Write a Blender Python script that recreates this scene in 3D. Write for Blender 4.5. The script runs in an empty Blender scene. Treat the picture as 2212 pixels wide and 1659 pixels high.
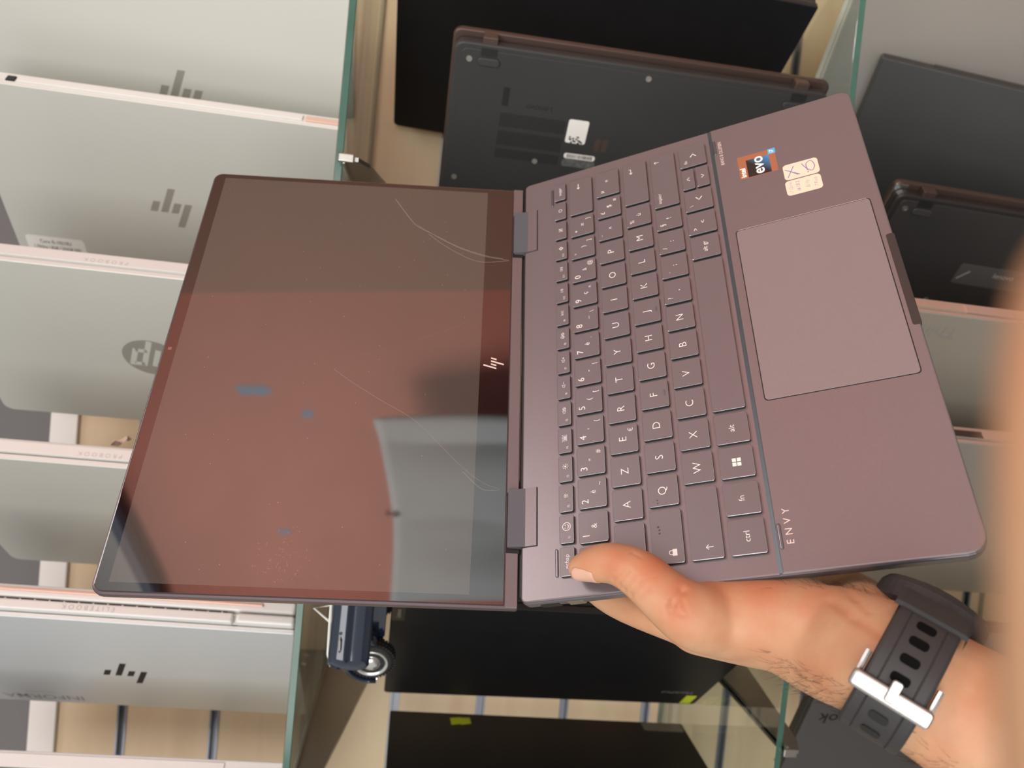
import bpy, bmesh, math, random
from mathutils import Vector, Matrix
import numpy as np

# ------------------------------------------------------------------ camera
SC = bpy.context.scene
EYE = Vector((0, 0, 1.30))
M = Matrix(((0.096387, -0.994509, -0.040767), (-0.117852, -0.052073, 0.991665), (-0.988342, -0.090779, -0.122224)))
F_PX, CX, CY = 1744.0, 1106.0, 829.5
cam_d = bpy.data.cameras.new('camera')
cam = bpy.data.objects.new('camera', cam_d)
SC.collection.objects.link(cam)
rot = Matrix((M.col[0], -M.col[1], -M.col[2])).transposed()
cam.matrix_world = Matrix.Translation(EYE) @ rot.to_4x4()
cam_d.sensor_fit = 'HORIZONTAL'
cam_d.sensor_width = 36.0
cam_d.lens = 36.0 * F_PX / 2212.0
cam_d.clip_start = 0.004
cam_d.dof.use_dof = True
cam_d.dof.focus_distance = 0.43
cam_d.dof.aperture_fstop = 10.0
SC.camera = cam

# ------------------------------------------------------------------ world + light + exposure
SC.view_settings.view_transform = 'Standard'
SC.view_settings.look = 'None'
SC.view_settings.gamma = 1.0
SC.view_settings.use_curve_mapping = False
SC.view_settings.exposure = 0.0
wd = bpy.data.worlds.new('world'); SC.world = wd
wd.use_nodes = True
bgn = wd.node_tree.nodes['Background']
bgn.inputs['Color'].default_value = (1.0, 0.98, 0.95, 1)
bgn.inputs['Strength'].default_value = 0.55

def area_light(name, loc, target, size, power, color=(1, 1, 1), size_y=None, spread=180):
    l = bpy.data.lights.new(name, 'AREA')
    l.shape = 'RECTANGLE'; l.size = size; l.size_y = size_y or size
    l.energy = power; l.color = color; l.spread = math.radians(spread)
    o = bpy.data.objects.new(name, l); SC.collection.objects.link(o)
    o.location = loc
    o.rotation_euler = (Vector(target) - Vector(loc)).to_track_quat('-Z', 'Y').to_euler()
    return o
area_light('shop_front_daylight', (-0.5, -2.3, 2.0), (0, 0.7, 1.2), 2.6, 70, (1.0, 0.985, 0.95), 2.0)
area_light('side_fill_daylight', (1.15, 0.1, 3.3), (0.1, 0.7, 1.2), 1.0, 36, (1.0, 0.95, 0.90), 0.9)  # unseen lamp added high on the right for daylight from there; no door
area_light('red_wall_fill', (0.2, -1.2, 2.7), (1.5, -0.1, 1.3), 0.8, 34, (1.0, 0.95, 0.88), 0.8, 80)  # added lamp that brightens the red wall mirrored in the screen

# ------------------------------------------------------------------ helpers
random.seed(7)
MM = 0.001
def link(o):
    SC.collection.objects.link(o); return o
def tag(o, label=None, cat=None, group=None, kind=None):
    if label: o['label'] = label
    if cat: o['category'] = cat
    if group: o['group'] = group
    if kind: o['kind'] = kind
    return o
def obj(name, bm, mat, parent=None, matrix=None, scale=MM, smooth=False, label=None):
    """bm is in millimetres; the mesh is stored in metres"""
    me = bpy.data.meshes.new(name)
    bmesh.ops.recalc_face_normals(bm, faces=bm.faces)
    bm.to_mesh(me); bm.free()
    if scale != 1: me.transform(Matrix.Scale(scale, 4))
    for m in (mat if isinstance(mat, (list, tuple)) else [mat]): me.materials.append(m)
    if smooth:
        for p in me.polygons: p.use_smooth = True
    o = link(bpy.data.objects.new(name, me))
    if parent is not None: o.parent = parent
    if matrix is not None:
        if parent is None: o.matrix_world = matrix
        else: o.matrix_local = matrix
    if label: o['label'] = label
    return o
def empty(name, matrix, label, cat, group=None):
    o = link(bpy.data.objects.new(name, None)); o.empty_display_size = .02
    o.matrix_world = matrix
    return tag(o, label, cat, group)
def frame(X, Y, Z, loc):
    m = Matrix((X, Y, Z)).transposed().to_4x4(); m.translation = loc; return m

def rrect(x0, x1, y0, y1, r, n=5):
    rs = r if isinstance(r, (list, tuple)) else [r] * 4       # corners: x0y0, x1y0, x1y1, x0y1
    out = []
    for (cx, cy, a0), q in zip(((x0, y0, 180), (x1, y0, 270), (x1, y1, 0), (x0, y1, 90)), rs):
        sx = 1 if cx == x0 else -1; sy = 1 if cy == y0 else -1
        if q <= 0: out.append((cx, cy)); continue
        for k in range(n + 1):
            a = math.radians(a0 + 90 * k / n)
            out.append((cx + sx * q + q * math.cos(a), cy + sy * q + q * math.sin(a)))
    return out
def prism(bm, outline, z0, z1, bev=0, side_mat=0, top_mat=0, bot_mat=0, bevbot=None, nb=3, inset_fn=None):
    """vertical prism over an outline with rounded top (and bottom) edges"""
    n = len(outline)
    c = Vector((sum(p[0] for p in outline) / n, sum(p[1] for p in outline) / n))
    def inset(d):
        if d == 0: return outline
        res = []
        for i in range(n):
            a = Vector(outline[i - 1]); b = Vector(outline[i]); e = Vector(outline[(i + 1) % n])
            t1 = (b - a); t2 = (e - b)
            t1 = t1.normalized() if t1.length > 1e-9 else t2.normalized()
            t2 = t2.normalized() if t2.length > 1e-9 else t1
            n1 = Vector((-t1.y, t1.x)); n2 = Vector((-t2.y, t2.x))
            nn = (n1 + n2); nn = nn.normalized() if nn.length > 1e-6 else n1
            k = d / max(.4, nn.dot(n1)); res.append((b.x + nn.x * k, b.y + nn.y * k))
        return res
    bb = bev if bevbot is None else bevbot
    rings = []
    if bb > 0:
        for k in range(nb + 1):
            a = math.pi / 2 * k / nb
            rings.append((inset(bb * (1 - math.sin(a))), z0 + bb * (1 - math.cos(a)) if True else 0))
    else: rings.append((outline, z0))
    if bev > 0:
        for k in range(nb + 1):
            a = math.pi / 2 * k / nb
            rings.append((inset(bev * (1 - math.cos(a))), z1 - bev * (1 - math.sin(a))))
    else: rings.append((outline, z1))
    vs = [[bm.verts.new((x, y, z)) for x, y in ring] for ring, z in rings]
    nring = len(vs)
    for k in range(nring - 1):
        for i in range(n):
            f = bm.faces.new((vs[k][i], vs[k][(i + 1) % n], vs[k + 1][(i + 1) % n], vs[k + 1][i]))
            f.material_index = side_mat if not (bev > 0 and k >= nring - 1 - nb) else top_mat
    f = bm.faces.new(vs[-1]); f.material_index = top_mat
    f = bm.faces.new(list(reversed(vs[0]))); f.material_index = bot_mat
    return bm
def slab(x0, x1, y0, y1, z0, z1, r=0, bev=0, n=5, bm=None, **k):
    bm = bm or bmesh.new()
    return prism(bm, rrect(x0, x1, y0, y1, r, n), z0, z1, bev, **k)
def ribbon(bm, pts, w, z=0, h=.02, closed=False):
    """flat stroke along 2D points"""
    P = [Vector(p) for p in pts]; n = len(P)
    if closed: P = P + [P[0]]; n += 1
    L, R_ = [], []
    for i in range(n):
        a = P[i - 1] if i else (P[-2] if closed else P[i]); b = P[i + 1] if i < n - 1 else (P[1] if closed else P[i])
        t = (b - a); t = t.normalized() if t.length > 1e-9 else Vector((1, 0))
        nn = Vector((-t.y, t.x)) * w / 2
        L.append(bm.verts.new((P[i].x + nn.x, P[i].y + nn.y, z))); R_.append(bm.verts.new((P[i].x - nn.x, P[i].y - nn.y, z)))
    for i in range(n - 1): bm.faces.new((L[i], R_[i], R_[i + 1], L[i + 1]))
    return bm
def circ(cx, cy, r, n=20, a0=0, a1=360):
    return [(cx + r * math.cos(math.radians(a0 + (a1 - a0) * k / n)), cy + r * math.sin(math.radians(a0 + (a1 - a0) * k / n))) for k in range(n + (a1 - a0 != 360))]
def poly(bm, pts, z=0):
    return bm.faces.new([bm.verts.new((p[0], p[1], z)) for p in pts])
def text_bm(bm, s, size, x, y, z=0, align='CENTER', thin=0.0, shear=0, sx=1.0, spacing=1.0, rotz=0):
    cu = bpy.data.curves.new('t', 'FONT'); cu.body = s; cu.size = size; cu.align_x = align; cu.align_y = 'CENTER'
    cu.offset = thin; cu.shear = shear; cu.space_character = spacing; cu.resolution_u = 3
    o = bpy.data.objects.new('t', cu)
    me = bpy.data.meshes.new_from_object(o)
    m = Matrix.Translation((x, y, z)) @ Matrix.Rotation(rotz, 4, 'Z') @ Matrix.Diagonal((sx, 1, 1, 1))
    me.transform(m); bm.from_mesh(me)
    bpy.data.meshes.remove(me); bpy.data.objects.remove(o); bpy.data.curves.remove(cu)
    return bm
def tube(bm, path, radii, n=12, up=(0, 0, 1), cap=True):
    """swept tube; radii = number or (ra, rb) along (side, up)"""
    P = [Vector(p) for p in path]; rings = []
    for i, p in enumerate(P):
        t = (P[min(i + 1, len(P) - 1)] - P[max(i - 1, 0)]).normalized()
        s = t.cross(Vector(up)); s = s.normalized() if s.length > 1e-5 else t.orthogonal().normalized(); u = s.cross(t)
        r = radii[i] if isinstance(radii, (list, tuple)) else radii
        ra, rb = r if isinstance(r, (list, tuple)) else (r, r)
        rings.append([bm.verts.new(p + s * ra * math.cos(2 * math.pi * k / n) + u * rb * math.sin(2 * math.pi * k / n)) for k in range(n)])
    for a, b in zip(rings, rings[1:]):
        for k in range(n): bm.faces.new((a[k], a[(k + 1) % n], b[(k + 1) % n], b[k]))
    if cap: bm.faces.new(rings[0][::-1]); bm.faces.new(rings[-1])
    return bm
def lathe(bm, prof, n=32, axis='Z', centre=(0, 0, 0)):
    """prof = [(radius, height)]; revolves round the axis"""
    rings = []
    for r, h in prof:
        ring = []
        for k in range(n):
            a = 2 * math.pi * k / n; c, s = r * math.cos(a), r * math.sin(a)
            v = {'Z': (c, s, h), 'Y': (c, h, s), 'X': (h, c, s)}[axis]
            ring.append(bm.verts.new(Vector(v) + Vector(centre)))
        rings.append(ring)
    for a, b in zip(rings, rings[1:]):
        for k in range(n): bm.faces.new((a[k], a[(k + 1) % n], b[(k + 1) % n], b[k]))
    bm.faces.new(rings[0][::-1]); bm.faces.new(rings[-1])
    return bm
def catmull(P, n=6):
    P = [Vector(p) for p in P]; Q = [P[0] * 2 - P[1]] + P + [P[-1] * 2 - P[-2]]; out = []
    for i in range(1, len(Q) - 2):
        for k in range(n):
            t = k / n; a, b, c, d = Q[i - 1:i + 3]
            out.append(.5 * ((2 * b) + (c - a) * t + (2 * a - 5 * b + 4 * c - d) * t * t + (-a + 3 * b - 3 * c + d) * t ** 3))
    return out + [P[-1]]

# ------------------------------------------------------------------ materials
def mat(name, col, rough=.5, metal=0, ior=1.5, spec=.5, coat=0, noise=None, bump=None, sss=0, coat_rough=.05, aniso=0):
    m = bpy.data.materials.new(name); m.use_nodes = True
    nt = m.node_tree; b = nt.nodes['Principled BSDF']
    b.inputs['Base Color'].default_value = (*col, 1)
    b.inputs['Roughness'].default_value = rough; b.inputs['Metallic'].default_value = metal
    b.inputs['IOR'].default_value = ior; b.inputs['Specular IOR Level'].default_value = spec
    b.inputs['Coat Weight'].default_value = coat; b.inputs['Coat Roughness'].default_value = coat_rough
    if sss:
        b.inputs['Subsurface Weight'].default_value = sss
        b.inputs['Subsurface Radius'].default_value = (.008, .003, .0015)
        b.inputs['Subsurface Scale'].default_value = 1.0
    tc = nt.nodes.new('ShaderNodeTexCoord')
    if noise:
        scale, amt = noise[0], noise[1]; stretch = noise[2] if len(noise) > 2 else (1, 1, 1)
        mp = nt.nodes.new('ShaderNodeMapping'); mp.inputs['Scale'].default_value = stretch
        nz = nt.nodes.new('ShaderNodeTexNoise'); nz.inputs['Scale'].default_value = scale; nz.inputs['Detail'].default_value = 5
        nt.links.new(tc.outputs['Object'], mp.inputs[0]); nt.links.new(mp.outputs[0], nz.inputs['Vector'])
        mx = nt.nodes.new('ShaderNodeMix'); mx.data_type = 'RGBA'
        mx.inputs[6].default_value = (*[c * (1 - amt) for c in col], 1); mx.inputs[7].default_value = (*[min(1, c * (1 + amt)) for c in col], 1)
        nt.links.new(nz.outputs['Fac'], mx.inputs[0]); nt.links.new(mx.outputs[2], b.inputs['Base Color'])
    if bump:
        nz = nt.nodes.new('ShaderNodeTexNoise'); nz.inputs['Scale'].default_value = bump[0]; nz.inputs['Detail'].default_value = 4
        nt.links.new(tc.outputs['Object'], nz.inputs['Vector'])
        bp = nt.nodes.new('ShaderNodeBump'); bp.inputs['Strength'].default_value = bump[1]; bp.inputs['Distance'].default_value = bump[2] if len(bump) > 2 else .001
        nt.links.new(nz.outputs['Fac'], bp.inputs['Height']); nt.links.new(bp.outputs[0], b.inputs['Normal'])
    return m
def wood_mat(name, c1, c2, sc=(6, 60, 60), rough=.45):
    m = bpy.data.materials.new(name); m.use_nodes = True; nt = m.node_tree; b = nt.nodes['Principled BSDF']
    tc = nt.nodes.new('ShaderNodeTexCoord'); mp = nt.nodes.new('ShaderNodeMapping'); mp.inputs['Scale'].default_value = sc
    nz = nt.nodes.new('ShaderNodeTexNoise'); nz.inputs['Scale'].default_value = 1; nz.inputs['Detail'].default_value = 6; nz.inputs['Distortion'].default_value = .6
    cr = nt.nodes.new('ShaderNodeValToRGB'); cr.color_ramp.elements[0].position = .3; cr.color_ramp.elements[1].position = .72
    cr.color_ramp.elements[0].color = (*c1, 1); cr.color_ramp.elements[1].color = (*c2, 1)
    nt.links.new(tc.outputs['Object'], mp.inputs[0]); nt.links.new(mp.outputs[0], nz.inputs['Vector'])
    nt.links.new(nz.outputs['Fac'], cr.inputs[0]); nt.links.new(cr.outputs[0], b.inputs['Base Color'])
    b.inputs['Roughness'].default_value = rough
    return m
def sheet_glass(name, tint=(.93, .97, .95)):
    """clear plate: see-through with a mirror reflection that grows at grazing angles"""
    m = bpy.data.materials.new(name); m.use_nodes = True; nt = m.node_tree; nt.nodes.clear()
    out = nt.nodes.new('ShaderNodeOutputMaterial'); mx = nt.nodes.new('ShaderNodeMixShader')
    tr = nt.nodes.new('ShaderNodeBsdfTransparent'); tr.inputs[0].default_value = (*tint, 1)
    gl = nt.nodes.new('ShaderNodeBsdfGlossy'); gl.inputs['Roughness'].default_value = .02
    fr = nt.nodes.new('ShaderNodeFresnel'); ge = nt.nodes.new('ShaderNodeNewGeometry')
    ior = nt.nodes.new('ShaderNodeMapRange'); ior.inputs[3].default_value = 1.45; ior.inputs[4].default_value = 1 / 1.45
    nt.links.new(ge.outputs['Backfacing'], ior.inputs[0]); nt.links.new(ior.outputs[0], fr.inputs[0])   # same reflection on both faces of the plate
    nt.links.new(fr.outputs[0], mx.inputs[0]); nt.links.new(tr.outputs[0], mx.inputs[1]); nt.links.new(gl.outputs[0], mx.inputs[2])
    nt.links.new(mx.outputs[0], out.inputs[0]); return m

m_deck = mat('purple_brown_metal', (.218, .183, .195), .36, .5, noise=(900, .05), bump=(2500, .06, .0002))
m_pad = mat('touchpad_surface', (.262, .214, .223), .42, .3, noise=(1500, .07), bump=(3000, .08, .0002))
m_key = mat('key_cap', (.182, .154, .165), .4, .38, noise=(1500, .05), bump=(3000, .06, .0002))
m_rim = mat('key_rim_highlight', (.42, .40, .43), .25, .9)  # brighter metal puts the highlight into key and touchpad edges
m_keyside = mat('key_side_shade', (.012, .012, .015), .35)  # black colour stands in for the shadow in the key gaps
m_leg = mat('key_legend', (.85, .80, .76), .6)
m_edge = mat('dark_anodised_edge', (.20, .19, .22), .3, .7)
m_lidmetal = mat('lid_metal', (.13, .10, .11), .35, .6)
m_black = mat('matte_black', (.008, .008, .009), .5)
m_bezel = mat('bezel_glass', (.010, .006, .007), .03, 0, ior=2.1)
m_display = mat('display_glass', (.075, .062, .055), .03, 0, ior=2.0)
m_logo = mat('bright_logo', (.9, .72, .66), .35, .2)
m_crack = mat('glass_crack', (.38, .35, .31), .25, 0, ior=1.6)
m_chrome = mat('chrome', (.85, .85, .85), .12, 1)
m_steel = mat('brushed_steel', (.42, .40, .37), .32, .9, noise=(60, .12, (1, 8, 1)))
m_silver = mat('silver_lid', (.63, .63, .585), .42, .25, noise=(3000, .03))
m_silver2 = mat('cool_silver_lid', (.64, .67, .69), .38, .3, noise=(3000, .03))
m_spine = mat('silver_spine', (.74, .735, .715), .35, .1)
m_spine_pink = mat('rose_spine', (.72, .50, .42), .35, .5)
m_logo_dark = mat('grey_mirror_logo', (.39, .37, .335), .35, .4)
m_engrave = mat('engraved_grey', (.50, .47, .44), .5)
m_logo_black = mat('black_logo', (.008, .008, .009), .5, spec=.2)
m_blk_lid = mat('soft_black_lid', (.0075, .0075, .0085), .5, 0, spec=.3, noise=(40, .25), bump=(1800, .05, .0002))
m_blk_base = mat('black_plastic', (.02, .018, .018), .4, noise=(30, .2))
m_blk_grey = mat('charcoal_cover', (.030, .029, .029), .42, noise=(8, .25))
m_brown_hinge = mat('hinge_red_reflection', (.10, .065, .055), .35, .6)  # reddish brown stands in for red reflected by black hinge sides
m_dark_brown_lid = mat('dark_brown_black_lid', (.022, .019, .017), .5, noise=(6, .2))
m_grey_lid = mat('grey_metal_lid', (.42, .39, .36), .38, .45)
m_thinkbook = mat('mineral_grey_lid', (.085, .078, .078), .45, .3)
m_champagne = mat('champagne_lid', (.42, .38, .32), .4, .35)
m_rubber = mat('black_rubber', (.032, .030, .031), .55, bump=(900, .08, .0004))
m_paper = mat('white_paper', (.82, .80, .76), .7)
m_yellow = mat('fluo_yellow_paper', (.62, .72, .02), .6)
m_print = mat('print_black', (.03, .03, .03), .7)
m_wood = wood_mat('slatwall_wood', (.62, .455, .285), (.72, .555, .365), (3.0, 3.0, 26))
m_groove = mat('groove_aluminium', (.27, .28, .31), .35, .7)
m_rail = mat('white_rail', (.74, .70, .67), .4)
m_wallgrey = mat('grey_wall_paint', (.14, .135, .137), .8)
m_glass = sheet_glass('shelf_glass')
m_glassedge = mat('green_glass_edge', (.06, .135, .105), .12, 0, ior=1.5, noise=(30, .35))
m_red = mat('red_brown_paint', (.42, .135, .095), .75, noise=(5, .18))
m_brownwall = mat('brown_section', (.25, .12, .08), .75, noise=(4, .15))  # browner and darker than the red wall section
m_chip = mat('blue_chip', (.10, .22, .36), .7)
m_floor = mat('floor_tile', (.16, .13, .11), .5, noise=(8, .1))
m_ceil = mat('ceiling_white', (.75, .73, .70), .8)

# ------------------------------------------------------------------ the setting (background measures are scaled by K)
K = 0.95
def W(x, y, z): return EYE + Vector((x, y, z)) * K
WALL_Y = 0.95
def box_obj(name, x0, x1, y0, y1, z0, z1, m, parent=None, bev=0, **kw):
    bm = bmesh.new(); prism(bm, [(x0, y0), (x1, y0), (x1, y1), (x0, y1)], z0, z1, bev)
    return obj(name, bm, m, parent, scale=1, **kw)
def struct(o): o['kind'] = 'structure'; return o
struct(box_obj('floor', -2.2, 1.6, -2.6, 1.15, -0.05, 0, m_floor))
struct(box_obj('wall_back', -2.2, 1.6, WALL_Y + .03, WALL_Y + .12, 0, 3.0, m_wallgrey))
struct(box_obj('ceiling', -2.2, 1.6, 0.1, 1.15, 3.0, 3.05, m_ceil))
# slatted wood panel, one board between every two aluminium grooves
G0, GS = 1.30 - 0.424, 0.1026
TOPZ = 1.30 + 0.363
bounds = []
k = -8
zs = [G0 + GS * i for i in range(-8, 8)]
bm = bmesh.new()
last = 0.02
GH = .0055
for z in zs + [TOPZ + .02]:
    hi = z - GH if z < TOPZ else TOPZ
    if z in zs and z >= TOPZ - .004: continue
    if hi - last > .004: prism(bm, [(-2.0, WALL_Y), (1.5, WALL_Y), (1.5, WALL_Y + .03), (-2.0, WALL_Y + .03)], last, hi, 0)
    last = z + GH
panel = obj('wall_slat_panel', bm, m_wood, scale=1); struct(panel)
gi = 0
for z in zs:
    if z >= TOPZ - .004 or z < .2: continue
    gi += 1
    bm = bmesh.new()
    # channel: recessed floor with two lips
    prism(bm, [(-2.0, WALL_Y + .012), (1.5, WALL_Y + .012), (1.5, WALL_Y + .0295), (-2.0, WALL_Y + .0295)], z - GH + .0002, z + GH - .0002, 0)
    prism(bm, [(-2.0, WALL_Y - .001), (1.5, WALL_Y - .001), (1.5, WALL_Y + .012), (-2.0, WALL_Y + .012)], z + GH - .0022, z + GH - .0002, 0)
    prism(bm, [(-2.0, WALL_Y - .001), (1.5, WALL_Y - .001), (1.5, WALL_Y + .012), (-2.0, WALL_Y + .012)], z - GH + .0002, z - GH + .0022, 0)
    o = obj('trim_%d' % gi, bm, m_groove, scale=1); struct(o)
rail = struct(box_obj('trim_%d' % (gi + 1), -2.0, 1.5, WALL_Y - .006, WALL_Y + .0295, TOPZ + .0003, TOPZ + .029, m_rail, bev=.001))
bm = lathe(bmesh.new(), [(4.6, 0), (4.6, -1.2), (3.2, -2.2), (1.4, -2.2), (1.2, -1.4), (.1, -1.4)], 20, 'Y')
obj('screw', bm, m_chrome, rail, Matrix.Translation((-.5145, WALL_Y - .0061, TOPZ + .0175)))
# walls seen in the laptop screen
WX = 1.5
struct(box_obj('wall_right', WX, WX + .1, -2.6, 0.10, 0, 3.0, m_red))
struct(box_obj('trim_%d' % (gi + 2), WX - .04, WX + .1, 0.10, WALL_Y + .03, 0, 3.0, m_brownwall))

# ------------------------------------------------------------------ glass shelves
def glass_shelf(ztop, yf, label):
    x0, x1, y0, y1 = -1.6, 1.2, yf, WALL_Y - .002
    bm = bmesh.new(); prism(bm, [(x0, y0), (x1, y0), (x1, y1), (x0, y1)], ztop - .0062, ztop, .0006, side_mat=1, top_mat=0, nb=1)
    o = obj('glass_shelf', bm, [m_glass, m_glassedge], scale=1)
    return tag(o, label, 'shelf', 'glass shelves')
Z1, Z2, Z3 = 1.30 + .079 * K, 1.30 - .3551 * K, 1.30 - .789 * K
YF = .68 * K
glass_shelf(Z1, YF, 'upper clear glass shelf with green edge under the silver laptops')
glass_shelf(Z2, YF, 'lower clear glass shelf with green edge under the black laptops')
glass_shelf(Z3, YF, 'bottom glass shelf under the row of laptops near the right edge')
def bracket(x, ztop, label, depth=.062):
    root = empty('shelf_bracket', Matrix.Translation((x, WALL_Y - .0015, ztop)), label, 'bracket', 'steel shelf brackets')
    L = WALL_Y - YF + .004
    bm = bmesh.new()
    pts = [(0, -.0004), (-L, -.0004), (-L, -.012), (-L + .02, -.020), (0, -depth)]
    for s in (-1.6, 1.6): pass
    a = [bm.verts.new((-1.6, p[0] * 1000, p[1] * 1000)) for p in pts]; b = [bm.verts.new((1.6, p[0] * 1000, p[1] * 1000)) for p in pts]
    bm.faces.new(a[::-1]); bm.faces.new(b)
    for i in range(len(pts)): bm.faces.new((a[i], a[(i + 1) % 5], b[(i + 1) % 5], b[i]))
    obj('plate', bm, m_steel, root)
    bm = slab(-5, 5, -L * 1000 - 1.5, 0, -2.2, -.4, 1.5, .4); obj('flange', bm, m_steel, root)
    bm = slab(-3.5, 3.5, -L * 1000 - 3.8, -L * 1000 - 1.6, -9, 3, 1.2, .9); obj('end_cap', bm, m_steel, root)
    for yy in (-20, -45):
        bm = lathe(bmesh.new(), [(3.2, 0), (3.0, 1.2), (1.2, 1.9)], 14, 'X'); obj('rivet', bm, m_chrome, root, Matrix.Translation((.0016, yy * .001, -.022)))
    return root
bracket(-.372, Z1 - .0064, 'steel bracket under the upper shelf, bottom left beside the toy car')
bracket(.135, Z1 - .0064, 'steel bracket under the upper shelf above the held laptop screen')
bracket(-.318, Z2 - .0064, 'dark steel bracket with chrome tip under the lower shelf near the wrist')

# ------------------------------------------------------------------ displayed laptops
def stand(x, y, z, a, t, H, D):
    d = Vector((-math.cos(a), math.sin(a), 0)); n = Vector((math.sin(a), math.cos(a), 0))
    up = (math.cos(t) * Vector((0, 0, 1)) + math.sin(t) * n).normalized()
    nf = up.cross(d).normalized()
    return frame(up, d, nf, W(x, y, z) + Vector((0, 0, .021 * max(0, math.sin(t))))), H * K * 1000, D * K * 1000
BARS = ((0, 2.35), (0, 1), (-1.35, 1), (0, 1))
def hp_bars(cx, cy, u, z=.02, slant=.42, sp=1.0, wd=.62):
    bm = bmesh.new()
    for i, (a, b) in enumerate(BARS):
        x = (i - 1.5) * sp * u * .8
        pts = [(cx + x + slant * v * u * .9 + s * wd * u * .45, cy + (v - .5) * u) for v, s in ((a, -1), (a, 1), (b, 1), (b, -1))]
        poly(bm, pts, z)
    return bm
def closed_laptop(label, pose, lidm, basem, spinem, group, lt=5.5, bt=13, r=9, name='laptop', feet=False, gap=1.0, hinge=True, hingem=None):
    mtx, H, D = stand(*pose)
    root = empty(name, mtx, label, 'laptop', group)
    lid = obj('lid', slab(0, H, 0, D, -lt, 0, (2, 2, r, r), 1.0, side_mat=1), [lidm, spinem], root)
    base = obj('base', slab(.5, H - .5, .6, D - 1, -lt - gap - bt, -lt - gap, (3, 3, r, r), 1.6, side_mat=1), [basem, spinem], root)
    if hinge:
        hm = hingem or m_blk_base
        obj('hinge_bar', slab(H * .16, H * .84, -.6, 5, -lt - gap - bt * .8, -lt - 1.5, .5, .4), hm, root)
    return root, lid, base, H, D, lt
SILV = 'silver laptops on the upper glass shelf'
zsh1, zsh2, zsh3 = .079, -.3551, -.789
def spine_text(root, s, size, x, z, m, sp=1.5, y=-.65):
    bm = text_bm(bmesh.new(), s, size, 0, 0, 0, 'CENTER', 0, spacing=sp)
    fr = frame(Vector((1, 0, 0)), Vector((0, 0, 1)), Vector((0, -1, 0)), Vector((x, y, z)) * MM)
    return obj('lettering', bm, m, root, fr)

# S1: top of the photo
r, lid, base, H, D, lt = closed_laptop('silver laptop with mirror slash logo cut off by the top edge of the photo', (.2985, .735, zsh1, .7649, .05, .3490, .2352), m_silver, m_silver, m_spine, SILV, 4.5, 12, hingem=m_spine)
obj('logo', hp_bars(H * .470, D * .52, 12.5), m_logo_dark, lid)
# S2
r, lid, base, H, D, lt = closed_laptop('silver laptop with slash logo and white price label, beside the held laptop top corner', (.1853, .7592, zsh1, .8161, .0167, .3375, .2299), m_silver, m_silver, m_spine, SILV, 4.0, 13, hinge=False)
obj('logo', hp_bars(H * .506, D * .50, 12), m_logo_dark, lid)
obj('hinge_cover', slab(H * .122, H * .855, -.7, 4, -lt - 9.5, -lt - 2.0, 1, .8), m_spine, base)
obj('hinge_cover', slab(2, H * .116, -.7, 4, -lt - 9.5, -lt - 2.0, 1, .8), m_spine_pink, base, label='pinkish hinge end cover')
obj('hinge_gap', slab(H * .858, H * .881, -.8, 4, -lt - 8, -lt - 2.0, 1, .3), m_black, base)
bm = slab(H * .80, H * .972, D * .75, D * .93, 0.0, .12, 4, 0)
lab = obj('price_label', bm, m_paper, lid)
bm = bmesh.new()
for i, s in enumerate(('Core i5-10210U', '1.70Ghz / 8GB / 256GB SSD', 'Windows / Garantie', '13.3" LED')):
    text_bm(bm, s, 6.0 if i == 0 else 5.2, H * .886, D * .78 + i * 7.2, .16, 'CENTER', .05, rotz=math.pi, sx=.74)
obj('print', bm, m_print, lab)
# S3
r, lid, base, H, D, lt = closed_laptop('silver laptop with a large round grey logo behind the held laptop screen', (.0326, .7144, zsh1, .893, .0063, .3372, .2316), m_silver, m_silver, m_spine, SILV, 5.0, 13, hingem=m_spine)
cx, cy, R0 = H * .50, D * .505, 25.5
def round_logo():
    bm = bmesh.new(); poly(bm, circ(cx, cy, R0, 48), .02)
    lo = obj('logo', bm, mat('pale_mirror_logo', (.39, .375, .345), .3, .4), lid)
    b2 = bmesh.new(); sl = .30; z = .04; w = 4.9
    def st(pts): ribbon(b2, [(cx + px_ + sl * py_, cy + py_) for px_, py_ in pts], w, z)
    st([(-15, -12), (-15, 19.5)]); st([(-15, 10), (-6.2, 10)]); st([(-4.2, 12.4), (-4.2, -12)])
    st([(5.2, -24.0), (5.2, 12.4)]); st([(5.2, 10), (13.6, 10)]); st([(15.4, 12.4), (15.4, -12)]); st([(5.2, -9.6), (15.4, -9.6)])
    obj('letters', b2, m_silver, lo)
round_logo()
spine_text(r, 'PROBOOK', 5.2, H * .55, -lt - 5, m_engrave, 1.6)
# S4
r, lid, base, H, D, lt = closed_laptop('silver laptop with blank visible lid below the round-logo laptop', (-.1315, .7123, zsh1, .9305, .0068, .323, .2367), m_silver, m_silver, m_spine, SILV, 5.0, 13, hingem=m_spine)
spine_text(r, 'PROBOOK', 5.2, H * .55, -lt - 5, m_engrave, 1.6)
obj('logo', hp_bars(H * .5, D * .5, 12), m_logo_dark, lid)
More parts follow.
